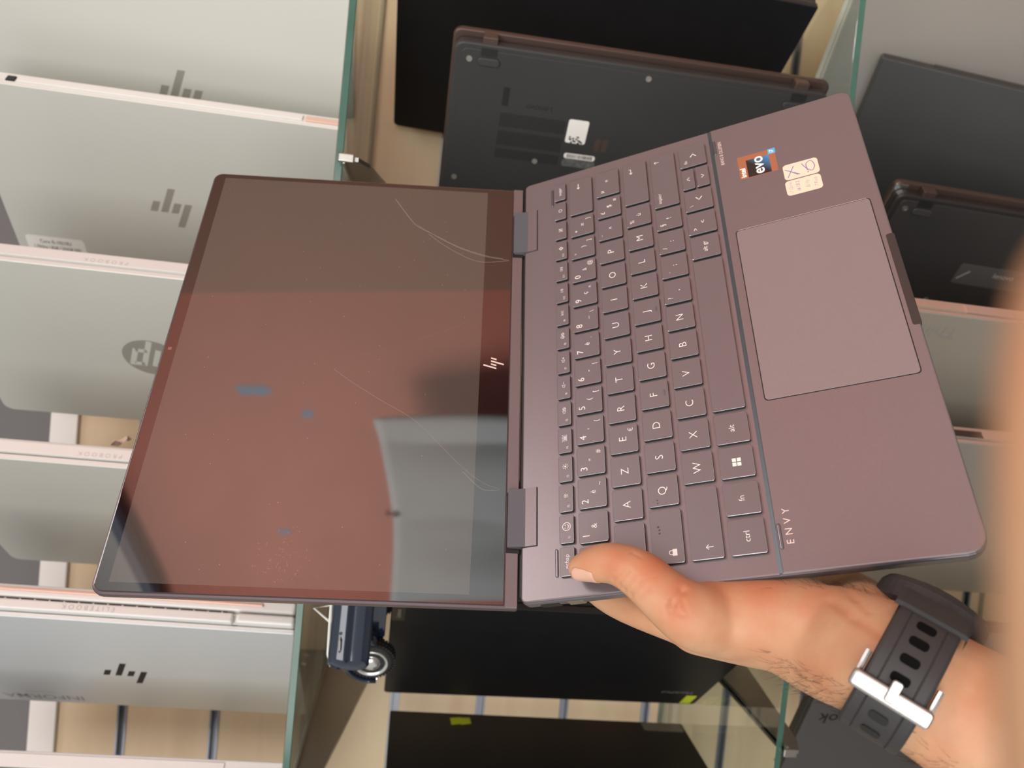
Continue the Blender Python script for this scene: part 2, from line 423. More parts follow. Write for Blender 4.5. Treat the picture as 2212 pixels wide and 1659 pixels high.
# S5
r, lid, base, H, D, lt = closed_laptop('silver laptop with black slash logo and vented hinge edge, lower left', (-.2571, .6901, zsh1, .8552, .0126, .3270, .2322), m_silver2, m_silver, m_spine, SILV, 4.0, 10, hinge=False)
obj('logo', hp_bars(H * .496, D * .55, 14, slant=.36, sp=.92, wd=.44), m_logo_black, lid)
obj('hinge_cover', slab(H * .16, H * .99, -5.5, 6, -lt - 8.5, -lt - .6, 2, 1.6), m_spine, base)
obj('hinge_cover', slab(1, H * .153, -7.0, 6, -lt - 8.5, -lt - .6, 3, 2.4), m_spine, base)
v = slab(H * .18, H * .99, -1.5, 4, -lt - 10.4, -lt - 9.0, .2, 0); ven = obj('vent', v, m_black, base)
bm = bmesh.new()
for i in range(24): slab(H * .19 + i * 11, H * .19 + i * 11 + 1.4, -1.9, 0, -lt - 10.2, -lt - 9.0, 0, 0, bm=bm)
obj('vent_rib', bm, m_spine, ven)
obj('bottom_edge', slab(2, H - 2, -4.5, 8, -lt - 21, -lt - 10.8, 3, 2.4), m_spine, base)
obj('rubber_strip', slab(H * .09, H * .98, -6.5, -3, -lt - 17.5, -lt - 15.0, 1.2, .8), m_spine_pink, base)
spine_text(r, 'ELITEBOOK', 5.4, H * .515, -lt - 4.6, m_engrave, 1.55, -5.6)
bm = text_bm(bmesh.new(), 'INFORMA', 17, H * .80, D * .925, .03, 'CENTER', .2); text_bm(bm, 'informatique', 5, H * .80, D * .86, .03, 'CENTER')
obj('print', bm, mat('faded_grey_print', (.36, .34, .36), .6), lid)
# S6, only its spine shows
r, lid, base, H, D, lt = closed_laptop('silver laptop with only its spine showing in the bottom left corner', (-.394, .697, zsh1, .8552, .0126, .3250, .2322), m_silver, m_silver, m_spine, SILV, 5.0, 13, hingem=m_spine)

# black laptops on the lower shelf
BLK = 'black laptops on the lower glass shelf'
r, lid, base, H, D, lt = closed_laptop('large plain black laptop cut off by the top edge of the photo', (.3572, .7547, zsh2, 1.0608, .05, .4041, .25), m_blk_lid, m_blk_base, m_blk_base, BLK, 6, 14, 6)
# L2: underside with hinges and vents
def underside_laptop(label, pose, group, bodym=m_blk_grey):
    mtx, H, D = stand(*pose)
    root = empty('laptop', mtx, label, 'laptop', group)
    base = obj('base', slab(0, H, 0, D, -10, 0, 8, 1.6), bodym, root)
    obj('cover_panel', slab(6, H - 6, 5, D - 5, -.6, .5, 5, .5), m_blk_grey, base)
    obj('lid', slab(-2, H + 2, -6, D, -17.5, -11.5, 7, 1.6), m_brown_hinge, root)
    for x in (H * .082, H * .912):
        h = obj('hinge', slab(x - 6.5, x + 6.5, -5.5, 3.5, -11, -1.0, 1.2, 1.0), m_brown_hinge, root)
        obj('hinge_slot', slab(x - 7, x + 7, 3.6, 10, -.4, .62, 1, 0), m_black, base)
    for x in (H * .09, H * .911):
        f = slab(x - 9.5, x + 9.5, 11, 18, .4, 2.2, 3.2, 1.0); obj('rubber_foot', f, m_rubber, base)
    for x, y in ((H * .961, 13.5), (H * .492, 9), (H * .965, D * .614), (H * .746, D * .485), (H * .03, 14)):
        bm = lathe(bmesh.new(), [(2.7, .3), (2.5, 1.0), (1.2, 1.0), (1.0, .7), (.05, .7)], 16); obj('screw', bm, m_steel, base, Matrix.Translation((x * MM, y * MM, .2 * MM)))
    return root, base, H, D
r, base, H, D = underside_laptop('black laptop seen from its underside with hinges and a white sticker, above the held laptop', (.2614, .7127, zsh2, .7475, .0085, .3447, .217), BLK)
bm = bmesh.new()
for row, (ya, yb) in enumerate(((.278, .34), (.36, .427), (.445, .49))):
    for i in range(31): slab(H * .857 - i * 1.9, H * .857 - i * 1.9 + .95, D * ya, D * yb, .45, .62, 0, 0, bm=bm)
obj('vent', bm, m_black, base)
s_ = obj('white_sticker', slab(H * .618, H * .674, D * .265, D * .375, .5, .66, 2, 0), m_paper, base)
bm = bmesh.new()
random.seed(3)
for i in range(16):
    x = H * .625 + random.random() * H * .04; y = D * .34 + random.random() * D * .03; poly(bm, [(x, y), (x + 1 + random.random() * 2, y), (x + 2, y + 1.2), (x, y + 1.8)], .7)
obj('smudge', bm, m_print, s_)
s_ = obj('barcode_sticker', slab(H * .58, H * .668, D * .425, D * .45, .5, .66, 2, 0), m_paper, base)
bm = bmesh.new(); x = H * .588
while x < H * .66:
    w = random.choice((.4, .6, 1.0)); poly(bm, [(x, D * .429), (x + w, D * .429), (x + w, D * .446), (x, D * .446)], .7); x += w + random.choice((.4, .7))
obj('barcode', bm, m_print, s_)
obj('dark_sticker', slab(H * .577, H * .67, D * .453, D * .49, .5, .62, 2, 0), mat('glossy_dark_sticker', (.10, .10, .10), .25, noise=(260, .8)), base)
for x in (H * .562, H * .583): obj('slot', slab(x - 2.6, x + 2.6, D * .34, D * .40, .45, .64, 2, 0), m_brown_hinge, base)
bm = text_bm(bmesh.new(), 'Lenovo', 8, H * .76, D * .237, .56, 'CENTER'); slab(H * .845, H * .862, D * .165, D * .246, .5, .6, 0, 0, bm=bm)
obj('embossed_print', bm, m_black, base)
# L3
r, lid, base, H, D, lt = closed_laptop('black laptop with red-dotted name and yellow tag at its corner, under the toy car', (-.2235, .690, zsh2, .8645, -.0047, .3551, .25), m_blk_lid, m_blk_base, m_blk_base, BLK, 6, 14, 5)
bm = text_bm(bmesh.new(), 'ThinkPad', 9.5, H * .092, D * .835, .04, 'CENTER', .15)
lg = obj('logo', bm, mat('worn_grey_letters', (.22, .21, .21), .4, .4), lid)
obj('red_dot', (lambda b: (poly(b, circ(H * .060, D * .85, .8, 12), .06), b)[1])(bmesh.new()), mat('red_dot', (.6, .03, .02), .4), lg)
obj('yellow_sticker', slab(H * .02, H * .054, D * .875, D * .985, .02, .2, .8, 0), m_yellow, lid)
pl = obj('name_plate', slab(H * .965, H * .998, D * .02, D * .155, 0, .15, .6, 0), mat('grey_name_plate', (.05, .045, .04), .35, .6), lid)
obj('plate_print', text_bm(bmesh.new(), 'Lenovo', 6, H * .981, D * .09, .2, 'CENTER', 0, rotz=-math.pi / 2), m_logo_dark, pl)
# hidden neighbour that carries the front of the toy car
r, lid, base, H, D, lt = closed_laptop('black laptop standing behind the held laptop screen and carrying the toy car front', (-.130, .695, zsh2, .8645, -.0047, .3551, .23), m_blk_lid, m_blk_base, m_blk_base, BLK, 6, 14, 5)
# L4
r, lid, base, H, D, lt = closed_laptop('dark brownish-black laptop with torn yellow tag at the bottom edge of the photo', (-.4236, .9122, zsh2, -1.5137, -0.0054, .3461, .23), m_dark_brown_lid, m_blk_base, m_blk_base, BLK, 6, 13, 5)
obj('yellow_sticker', prism(bmesh.new(), [(H * .737, D * .04), (H * .765, D * .044), (H * .77, D * .04), (H * .803, D * .05), (H * .80, D * .112), (H * .771, D * .10), (H * .766, D * .107), (H * .735, D * .093)], .02, .2), m_yellow, lid)
lb = obj('silver_sticker', slab(H * .008, H * .148, D * .004, D * .085, .02, .14, 3, 0), mat('silver_foil', (.36, .34, .30), .3, .6), lid)
obj('badge', (lambda b: (poly(b, circ(H * .035, D * .045, 4.2, 20), .16), b)[1])(bmesh.new()), m_logo_dark, lb)

# laptops on the bottom shelf
LOW = 'laptops on the bottom shelf along the right edge'
r, lid, base, H, D, lt = closed_laptop('large silver-grey laptop in the top right corner of the photo', (.44, .7667, zsh3, .651, 0, .377, .24), m_grey_lid, m_grey_lid, m_spine, LOW, 5, 13)
r, lid, base, H, D, lt = closed_laptop('black laptop with rounded scuffed corner below the top right silver one', (.2742, .7175, zsh3, .6372, .3447, .345, .235), m_blk_grey, m_blk_base, m_blk_base, LOW, 12, 10, 16)
r, base, H, D = underside_laptop('black laptop with hinge slot and dark regulatory sticker, right of the touchpad', (.1693, .7134, zsh3, .737, .0698, .345, .235), LOW, m_blk_base)
st_ = obj('regulatory_sticker', slab(H * .40, H * .709, D * .27, D * .375, .5, .66, 2, 0), mat('dark_glossy_sticker', (.075, .07, .068), .3), base)
bm = text_bm(bmesh.new(), 'lenovo', 8, H * .565, D * .31, .7, 'CENTER', .1, rotz=math.pi); ribbon(bm, [(H * .70, D * .35), (H * .672, D * .305)], 2, .7)
obj('print', bm, m_logo_dark, st_)
obj('display_edge', slab(H * .965, H + 1, -4, D * .3, -11.2, -10.2, 1, .3), m_chrome, r)
r, lid, base, H, D, lt = closed_laptop('champagne silver laptop with dark Think lettering, right of the palm rest', (.0635, .6544, zsh3, .86, .0178, .370, .235), m_champagne, m_champagne, m_spine_pink, LOW, 4.5, 12, hingem=m_spine_pink)
bm = text_bm(bmesh.new(), 'ThinkPad', 19, H * .835, D * .09, .04, 'LEFT', .1)
obj('logo', bm, m_logo_dark, lid)
r, lid, base, H, D, lt = closed_laptop('wide grey laptop with rounded slot in its spine, near the lower right', (-.0457, .69, zsh3, .86, .0057, .345, .3069), m_grey_lid, m_grey_lid, m_spine_pink, LOW, 4.5, 13, hinge=False)
obj('spine_slot', slab(H * .735, H * .845, -1.0, 4, -lt - 9, -lt - 3, 3, .5), m_brown_hinge, base)
r, lid, base, H, D, lt = closed_laptop('dark grey laptop with black Book lettering below the wristwatch', (-.235, .732, zsh3, .4678, 0, .345, .235), m_thinkbook, m_thinkbook, m_blk_base, LOW, 5, 12, 4)
obj('logo', text_bm(bmesh.new(), 'ThinkBook', 20, H * .957, D * .575, .04, 'RIGHT', .25), m_logo_black, lid)

# ------------------------------------------------------------------ the held laptop
DECK = frame(Vector((.821865, .569654, -.005579)), Vector((-.294852, .433734, .851432)), Vector((.487442, -.698118, .524435)), EYE + Vector((-.128319, .402837, -.064775)))
LIDM = frame(Vector((.821865, .569654, -.005579)), Vector((-.046589, .076969, .995944)), Vector((.567774, -.818272, .089797)), EYE + Vector((-.130862, .403043, -.063808)))
hl = empty('laptop', DECK, 'opened purple-brown laptop with cracked dark screen held in a hand', 'laptop')
WD, DP = 298.0, 217.8
base = obj('base', slab(0, WD, -DP, 0, -12, -.9, (9, 6, 3, 3), 1.6, bevbot=5), m_edge, hl)
kb = obj('keyboard_deck', slab(.3, WD - .3, -130.6, -.3, -1.2, 0, (1, 1, 3, 3), .9, side_mat=0), m_deck, hl)
bm = slab(.3, WD - .3, -DP + .3, -130.8, -1.2, .55, (9, 6, .6, .6), .9)
pr = obj('palm_rest', bm, m_deck, hl)
bm = bmesh.new()
a = [bm.verts.new((.9, y, z)) for y, z in ((-129.6, .03), (-131.9, .60), (-131.9, -.3), (-129.6, -.3))]; b = [bm.verts.new((WD - .9, v_.co.y, v_.co.z)) for v_ in a]
for i in range(4): bm.faces.new((a[i], a[(i + 1) % 4], b[(i + 1) % 4], b[i]))
bm.faces.new(a[::-1]); bm.faces.new(b)
obj('crease', bm, mat('crease_blue_sheen', (.06, .07, .085), .35, .25), pr)  # blue-grey colour stands in for the bluish reflection on this slope
# touchpad with a fine gap round it
obj('touchpad_gap', slab(91.2, 208.4, -211.7, -136.5, .50, .57, 2.2, 0), m_black, pr)
obj('touchpad', slab(91.7, 207.9, -211.2, -137.0, .50, .80, 2, .22, side_mat=1, top_mat=0), [m_pad, m_rim], hl)
obj('touchpad_glint', slab(208.25, 208.75, -210, -138, .5, .78, .1, .1), m_rim, pr)  # bright strip added in place of the lit wall of the gap
bm = slab(119, 180, -DP - .35, -DP + 4.2, -7, .62, 1.5, .3); obj('opening_notch', bm, mat('notch_shade_metal', (.05, .038, .036), .5, .3), pr)
for x0, x1, v in ((11.5, 26.5, 20.5), (270.5, 286, 20.6)): obj('rubber_bump', slab(x0, x1, -v - .8, -v + .8, -.05, .7, .8, .5), m_edge, kb)
for x0, x1, v in ((12, 24.5, 133.0), (274.5, 287, 132.8)): obj('rubber_bump', slab(x0, x1, -v - .8, -v + .8, .5, 1.2, .8, .5), m_edge, pr)
obj('lettering', text_bm(bmesh.new(), 'E N V Y', 4.9, 23.0, -137.4, .6, 'CENTER', -.03, spacing=1.12), m_logo, pr)
obj('lettering', text_bm(bmesh.new(), 'BANG & OLUFSEN', 3.0, 274.8, -136.2, .6, 'CENTER', 0, sx=.86), m_logo, pr)
# keys
def icon(kind, cx, cy, z, u=1.0):
    bm = bmesh.new(); w = .28 * u
    R = lambda pts, c=False, ww=w: ribbon(bm, [(cx + a * u, cy + b * u) for a, b in pts], ww, z, closed=c)
    if kind == 'smile':
        R(circ(0, 0, 1.9, 20), True); R(circ(0, .1, 1.05, 8, 200, 340)); 
        for a in (-.7, .7): R([(a, .4), (a, .8)], ww=.45 * u)
    elif kind in ('sun', 'sunbig'):
        k = .75 if kind == 'sun' else 1.05
        poly(bm, [(cx + a * u, cy + b * u) for a, b in circ(0, 0, .55 * k, 12)], z)
        for i in range(8):
            c, s = math.cos(i * math.pi / 4), math.sin(i * math.pi / 4); R([(c * k, s * k), (c * 1.9 * k, s * 1.9 * k)])
    elif kind == 'kbd':
        R([(-2, -1.2), (2, -1.2), (2, .6), (-2, .6)], True)
        for b in (-.6, 0): R([(-1.4, b), (1.4, b)], ww=.35 * u)
        for i in range(-2, 3): R([(i * .9, 1.1), (i * 1.2, 1.9)])
    elif kind in ('mute', 'vol-', 'vol+'):
        R([(-1.7, -.6), (-.9, -.6), (0, -1.4), (0, 1.4), (-.9, .6), (-1.7, .6)], True)
        if kind == 'mute': R(circ(1.6, 0, 1.0, 14), True); R([(.9, .7), (2.3, -.7)])
        else:
            R([(.8, 0), (2.4, 0)])
            if kind == 'vol+': R([(1.6, -.8), (1.6, .8)])
    elif kind == 'mic':
        R([(-1.5, 0), (-1.5, 1.2), (-.9, 1.5), (-.3, 1.2), (-.3, 0), (-.9, -.3)], True); R([(-2, .2), (-1.6, -.8), (-.2, -.8), (.2, .2)]); R([(-.9, -.8), (-.9, -1.6)])
        R(circ(1.6, 0, 1.0, 14), True); R([(.9, .7), (2.3, -.7)])
    elif kind in ('prev', 'next'):
        s = 1 if kind == 'next' else -1
        for o in (-1.5, 0): R([(s * o, -1), (s * o, 1), (s * (o + 1.4), 0)], True)
        R([(s * 1.7, -1), (s * 1.7, 1)])
    elif kind == 'play':
        R([(-1.4, -1), (-1.4, 1), (0, 0)], True); R([(.6, -1), (.6, 1)]); R([(1.3, -1), (1.3, 1)])
    elif kind == 'chip':
        R([(-1.5, 0), (0, 1.5), (1.5, 0), (0, -1.5)], True, .5 * u); R([(-.6, 0), (0, .6), (.6, 0), (0, -.6)], True)
    elif kind == 'camoff':
        R([(-1.4, -1.4), (1.4, -1.4), (1.4, 1.4), (-1.4, 1.4)], True); R(circ(0, 0, .6, 10), True); R([(-1.7, -1.7), (1.7, 1.7)])
    elif kind == 'power':
        R(circ(0, 0, 1.3, 16, 120, 420)); R([(0, .4), (0, 1.7)])
    elif kind == 'lock':
        poly(bm, [(cx + a * u, cy + b * u) for a, b in ((-1.7, -1.9), (1.7, -1.9), (1.7, .4), (-1.7, .4))], z); R([(-1, .4), (-1, 1.4), (-.5, 2), (.5, 2), (1, 1.4), (1, .4)], ww=.4 * u)
    elif kind == 'up': R([(0, -1.8), (0, 1.7)], ww=.35 * u); R([(-1.2, .5), (0, 1.8), (1.2, .5)], ww=.35 * u)
    elif kind == 'left': R([(2.3, 0), (-2.2, 0)], ww=.4 * u); R([(-1, 1), (-2.3, 0), (-1, -1)], ww=.4 * u)
    elif kind == 'enter': R([(2.2, 1.4), (2.2, 0), (-2.0, 0)], ww=.4 * u); R([(-.9, 1), (-2.1, 0), (-.9, -1)], ww=.4 * u)
    elif kind == 'win':
        for a in (-1.15, .12):
            for b in (-1.15, .12): poly(bm, [(cx + (a + p) * u * 1.9, cy + (b + q) * u * 1.9) for p, q in ((0, 0), (1.03, 0), (1.03, 1.03), (0, 1.03))], z)
    elif kind in ('<', '>', '^', 'v'):
        d = {'<': ((1, 1.5), (-.9, 0), (1, -1.5)), '>': ((-1, 1.5), (.9, 0), (-1, -1.5)), '^': ((-1.5, -.8), (0, 1), (1.5, -.8)), 'v': ((-1.5, .8), (0, -1), (1.5, .8))}[kind]
        R(d, ww=.42 * u)
    return bm
KZ = 1.95
def key(x0, x1, v0, v1, items=(), r=1.1):
    bm = slab(x0, x1, -v1, -v0, -.6, KZ, r, .28, n=3, side_mat=1, top_mat=2, nb=2, bevbot=0)
    for f in bm.faces:
        if len(f.verts) > 4 and f.calc_center_median().z > 1: f.material_index = 0
    o = obj('key', bm, [m_key, m_keyside, m_rim], hl)
    if items:
        b = bmesh.new()
        for it in items:
            s, dx, dy, size = it[:4]
            cx = x0 + dx; cy = -v0 - dy
            if isinstance(s, tuple):
                b2 = icon(s[0], cx, cy, KZ + .02, size); me = bpy.data.meshes.new('t'); b2.to_mesh(me); b2.free(); b.from_mesh(me); bpy.data.meshes.remove(me)
            else: text_bm(b, s, size, cx, cy, KZ + .02, 'CENTER', it[4] if len(it) > 4 else -.02)
        obj('key_legend', b, m_leg, o)
    return o
BIGS = 6.2
top = [(('echap', 7.7, 4.1, 3.3),)]
for i, kd in enumerate(('smile', 'sun', 'sunbig', 'kbd', 'mute', 'vol-', 'vol+', 'mic', 'prev', 'play', 'next', 'chip')):
    top.append((('f%d' % (i + 1), 3.2, 5.6, 2.0), ((kd,), 9.2, 4.1, .88 if kd != 'smile' else 1.15)))
top += [((('camoff',), 7.7, 4.1, .8),), ((('power',), 7.7, 4.1, .9),), (('suppr', 7.7, 4.1, 3.1),)]
for i, it in enumerate(top): key(11 + 17.45 * i, 11 + 17.45 * i + 15.45, 22.7, 30.8, it, .9)
V = (33.6, 49.6)
key(11, 25, *V, (('²', 7, 8, 4.2),))
for i, (a, b, c) in enumerate((('1', '&', ''), ('2', 'é', '~'), ('3', '"', '#'), ('4', "'", '{'), ('5', '(', '['), ('6', '-', '|'), ('7', 'è', '`'), ('8', '_', '\\'), ('9', 'ç', '^'), ('0', 'à', '@'), ('°', ')', ']'), ('+', '=', '}'))):
    it = [(a, 3.9, 4.2, 5.6 if a.isdigit() else 4), (b, 9.0, 8.6, 4.4)]
    if c: it.append((c, 13.4, 12.3, 3.9))
    key(27 + 19.05 * i, 44 + 19.05 * i, *V, it)
key(255.7, 287.6, *V, ((('left',), 25, 6.5, 1.0),))
V = (52.5, 68.5)
key(11, 34.4, *V)
for i, c in enumerate('AZERTYUIOP'):
    key(36.5 + 19.05 * i, 53.5 + 19.05 * i, *V, ((c, 8.4, 7.9, BIGS, -.07),) + ((('€', 13.6, 12.4, 3.9),) if c == 'E' else ()))
key(227, 244, *V, (('¨', 3.9, 3.9, 4.5), ('^', 9, 9, 4.5)))
key(246.05, 263.05, *V, (('£', 3.9, 3.9, 4.2), ('$', 9, 8.4, 4.4), ('¤', 13.6, 12.4, 4)))
key(265.2, 287.6, *V, (('µ', 3.9, 3.9, 4.2), ('*', 13, 8.6, 5)))
V = (71.5, 87.5)
key(11, 39.2, *V, ((('lock',), 5.5, 10.6, 1.0),))
for i, c in enumerate('QSDFGHJKLM'):
    k_ = key(41.3 + 19.05 * i, 58.3 + 19.05 * i, *V, ((c, 8.4, 7.9, BIGS, -.07),))
    if c in 'FJ': obj('key_ridge', slab(41.3 + 19.05 * i + 6.6, 41.3 + 19.05 * i + 10.4, -V[1] + 1.9, -V[1] + 2.7, KZ - .1, KZ + .35, .35, .2), m_edge, k_)
key(231.8, 248.8, *V, (('%', 3.9, 3.9, 4), ('ù', 9, 8.4, 4.4)))
key(250.9, 287.6, *V, ((('enter',), 29, 5.6, 1.0),))
V = (90.5, 106.5)
key(11, 48.5, *V, ((('up',), 6, 9.5, 1.0),))
for i, c in enumerate('WXCVBN'): key(51 + 19.05 * i, 68 + 19.05 * i, *V, ((c, 8.4, 7.9, BIGS, -.07),))
for i, (a, b) in enumerate((('?', ','), ('.', ';'), ('/', ':'), ('§', '!'))): key(165.3 + 19.05 * i, 182.3 + 19.05 * i, *V, ((a, 3.9, 3.9, 4.2), (b, 8.8, 8.2, 4.6)))
key(241.6, 287.6, *V, (('impécr', 7.5, 4.0, 3.1), (('up',), 40, 4.2, .9)))
V = (109.6, 126.7)
key(11, 29, *V, (('ctrl', 9, 8.6, 4.2),)); key(31, 48, *V, (('fn', 8.5, 8.6, 4.2),)); key(50.6, 67.6, *V, ((('win',), 8.5, 8.6, 1.0),)); key(69.8, 86.9, *V, (('alt', 8.5, 8.6, 4.2),))
key(89.4, 191.2, *V); key(193.3, 210.3, *V, (('alt gr', 8.5, 8.6, 3.8),))
key(212.4, 229.4, *V, (('>', 4, 4.4, 4.2), ('<', 9, 9.4, 4.4))); key(231.5, 248.5, *V, (('\\', 4, 4, 3.6), (('<',), 9.4, 9, 1.25)))
key(250.5, 267.5, 109.6, 117.6, ((('^',), 8.5, 4.2, .95),)); key(250.5, 267.5, 118.7, 126.7, ((('v',), 8.5, 4.0, .95),)); key(269.6, 287.6, *V, (('fin', 4.4, 4, 3), (('>',), 9.4, 9, 1.25)))
# crumbs of dark ink on two keys
bm = bmesh.new()
for x, v, r in ((30.5, 75.6, .55), (28.8, 76.1, .5), (27.0, 76.0, .5), (44.7, 76.4, .4), (43, 76.4, .4)): poly(bm, circ(x, -v, r, 10), KZ + .03)
obj('ink_spot', bm, mat('brown_ink', (.06, .04, .03), .6), kb)
# ports on the left flank
for x0, x1, m_ in ((9, 20, m_black), (24, 33, m_steel), (60, 78, m_black)): obj('port', slab(-.12, 2, -x1, -x0, -9.5, -4.5, .5, 0), m_, base)
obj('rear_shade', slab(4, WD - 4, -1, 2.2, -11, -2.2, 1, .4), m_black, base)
# stickers
st_ = obj('processor_sticker', slab(247.6, 266.7, -167.8, -145.0, .55, .66, .8, 0), mat('copper_sticker', (.40, .15, .075), .4, .2), pr)
def grad_mat():
    m = mat('black_blue_sticker', (.02, .015, .015), .35); nt = m.node_tree; b = nt.nodes['Principled BSDF']
    tc = nt.nodes.new('ShaderNodeTexCoord'); sp = nt.nodes.new('ShaderNodeSeparateXYZ'); nt.links.new(tc.outputs['Object'], sp.inputs[0])
    ad = nt.nodes.new('ShaderNodeMath'); ad.operation = 'MULTIPLY_ADD'; ad.inputs[1].default_value = -1.0; nt.links.new(sp.outputs[1], ad.inputs[0]); nt.links.new(sp.outputs[0], ad.inputs[2])
    mr = nt.nodes.new('ShaderNodeMapRange'); mr.inputs[1].default_value = .410; mr.inputs[2].default_value = .428; nt.links.new(ad.outputs[0], mr.inputs[0])
    cr = nt.nodes.new('ShaderNodeValToRGB'); cr.color_ramp.elements[0].color = (.02, .014, .014, 1); cr.color_ramp.elements[1].color = (.07, .30, .62, 1); nt.links.new(mr.outputs[0], cr.inputs[0]); nt.links.new(cr.outputs[0], b.inputs['Base Color']); return m
inner = obj('dark_square', slab(247.9, 262.5, -163.9, -150.0, .66, .69, 0, 0), grad_mat(), st_)
obj('blue_tab', slab(262.5, 266.9, -168.2, -163.7, .66, .70, .4, 0), mat('tab_blue', (.10, .38, .68), .4), st_)
bm = text_bm(bmesh.new(), 'intel', 4.6, 252.7, -147.4, .72, 'CENTER', .12); text_bm(bm, 'evo', 10.2, 256.0, -156.8, .73, 'CENTER', .16); text_bm(bm, 'i7', 3.6, 264.7, -166, .74, 'CENTER', .05)
obj('print', bm, mat('sticker_white', (.9, .88, .86), .5), st_)
m_price = mat('cream_label', (.82, .64, .49), .7)
m_pen = mat('violet_pen', (.25, .17, .42), .6)
l1 = obj('paper_label', slab(237.1, 249.6, -190.2, -170.1, .55, .68, 2.2, 0, side_mat=0), m_price, pr)
l2 = obj('paper_label', slab(224.6, 236.3, -189.8, -169.5, .55, .68, 2.2, 0), m_price, pr)
bm = bmesh.new()
for s_ in ([(239, -172), (247.5, -176.5)], [(245.8, -171), (239.5, -179)], [(243, -174.5), (239.5, -178)], [(247.5, -181), (243, -183), (240, -186), (243.5, -188), (248, -186.5), (246.5, -183.5), (241, -183.5)], [(239.3, -183.2), (240.2, -184.2)]): ribbon(bm, [(p.x, p.y) for p in catmull([(a, b, 0) for a, b in s_], 4)] if len(s_) > 2 else s_, .5, .71)
obj('handwriting', bm, m_pen, l1)
bm = bmesh.new()
text_bm(bm, 'i7 12eme', 3.0, 230.4, -172.4, .71, 'CENTER', -.05, .3, .8); text_bm(bm, '16 / 512', 3.0, 230.4, -176.6, .71, 'CENTER', .02, .3, .8); text_bm(bm, 'Bi Fly', 3.0, 230.4, -182, .71, 'CENTER', -.05, .3, .9); text_bm(bm, '7 Puce', 3.0, 230.4, -186.6, .71, 'CENTER', -.05, .3, .9)
obj('handwriting', bm, m_pen, l2)
# hinges
def hinge(x0, x1):
    prof = [(-9, 9.4), (-9, 3.4), (-5.5, 9)]
    bm = bmesh.new()
    sec = [(6.6, 3.4), (-2.8, 1.0), (-9.2, .75), (-9.2, -2), (-2, -10), (6, -8)]      # (y, z)
    a = [bm.verts.new((x0, y, z)) for y, z in sec]; b = [bm.verts.new((x1, y, z)) for y, z in sec]
    n = len(sec)
    for i in range(n):
        f = bm.faces.new((a[i], a[(i + 1) % n], b[(i + 1) % n], b[i])); f.material_index = 1 if i == 0 else 0
    bm.faces.new(a[::-1]); bm.faces.new(b)
    h = obj('hinge', bm, [m_deck, mat('hinge_blue_sheen', (.10, .118, .14), .35, .2)], hl)  # slanted face coloured blue-grey in place of its bluish reflection
    obj('hinge_pocket', slab(x0 - .35, x1 + .35, -9.7, -.2, -.1, .06, .2, 0), m_black, h)
    return h
hinge(30.2, 63.6); hinge(235.6, 271.4)
def stretch_y(o, k_):
    for c in o.children: stretch_y(c, k_)
    if o.type == 'MESH': o.data.transform(Matrix.Diagonal((1, k_, 1, 1)))
for c in hl.children: stretch_y(c, .989)
# screen half
lm = DECK.inverted() @ LIDM
lid = obj('screen_lid', slab(0, WD, 0, 213, -6.2, -.7, (1, 1, 6, 6), 1.2), m_lidmetal, hl, lm)
fr = obj('bezel', slab(1.6, WD - 1.6, 7.2, 211.6, -1, 0, (.6, .6, 5, 5), .25), m_bezel, lid)
obj('bottom_strip', slab(.4, WD - .4, .3, 6.6, -1.5, .05, .4, .3), m_deck, lid)
for x0, x1 in ((29.4, 64.4), (234.8, 272.2)): obj('hinge_recess', slab(x0, x1, -.4, 6.6, -1.4, .09, .3, 0), m_black, lid)
obj('display', slab(6.3, 292.9, 24.8, 204.6, -.2, .03, .3, 0), m_display, fr)
obj('camera_window', slab(148, 150, 207.4, 209.4, -.2, .05, .2, 0), mat('camera_pink', (.30, .11, .10), .2), fr)
bm = bmesh.new()
for x, a, b in ((-3.3, 0, 2.35), (-1.1, 0, 1), (1.1, -1.35, 1), (3.3, 0, 1)):
    u = 3.3
    poly(bm, [(149.3 + x * .98 + .28 * v * u + s * .52, 16.6 + (v - .5) * u) for v, s in ((a, -1), (a, 1), (b, 1), (b, -1))], .05)
obj('logo', bm, m_logo, fr)
def crack(pts, w, n=5, z=.05):
    return ribbon(bmesh.new(), [(p.x, p.y) for p in catmull([(a, b, 0) for a, b in pts], n)], w, z)
obj('crack', crack([(282.1, 87.8), (270, 80), (258.6, 71.6), (252.6, 61.9), (241.6, 42.7), (235.2, 24.6), (233.2, 12.9)], .18), m_crack, fr)
obj('crack', crack([(259.0, 71.0), (252.0, 60.9), (240.8, 42.3), (234.4, 24.6), (232.2, 9)], .13), m_crack, fr)
obj('crack', crack([(251.6, 63.0), (242.1, 51.9), (232.3, 36.1), (229.5, 25.0), (231.8, 9)], .15), m_crack, fr)
m_crack2 = mat('faint_crack', (.20, .12, .10), .25)
obj('crack', crack([(180, 34), (171.6, 47.6), (161.8, 69.6), (153.0, 93.9), (146.3, 104.1), (139.9, 110.7)], .16), m_crack2, fr)
obj('crack', crack([(139.9, 110.7), (131.7, 99.6), (120.5, 82.2), (106.5, 59.6), (82.4, 35.8), (70.2, 21.1), (66.2, 10.8)], .14), mat('pale_crack', (.34, .27, .24), .25), fr)
obj('crack', crack([(76, 31.6), (66.0, 20.9), (65.6, 11.3)], .14), m_crack, fr)
bm = bmesh.new(); random.seed(5)
for i in range(70):
    x = random.gauss(22, 7); y = random.gauss(121, 6); x = max(8, x); a = random.random() * 6.3; L = random.random() * 1.1 + .15
    ribbon(bm, [(x, y), (x + L * math.cos(a), y + L * math.sin(a))], .14, .05)
for i in range(45):
    x = random.uniform(10, 288); y = random.uniform(28, 200); ribbon(bm, [(x, y), (x + .4, y + .3)], .22, .05)
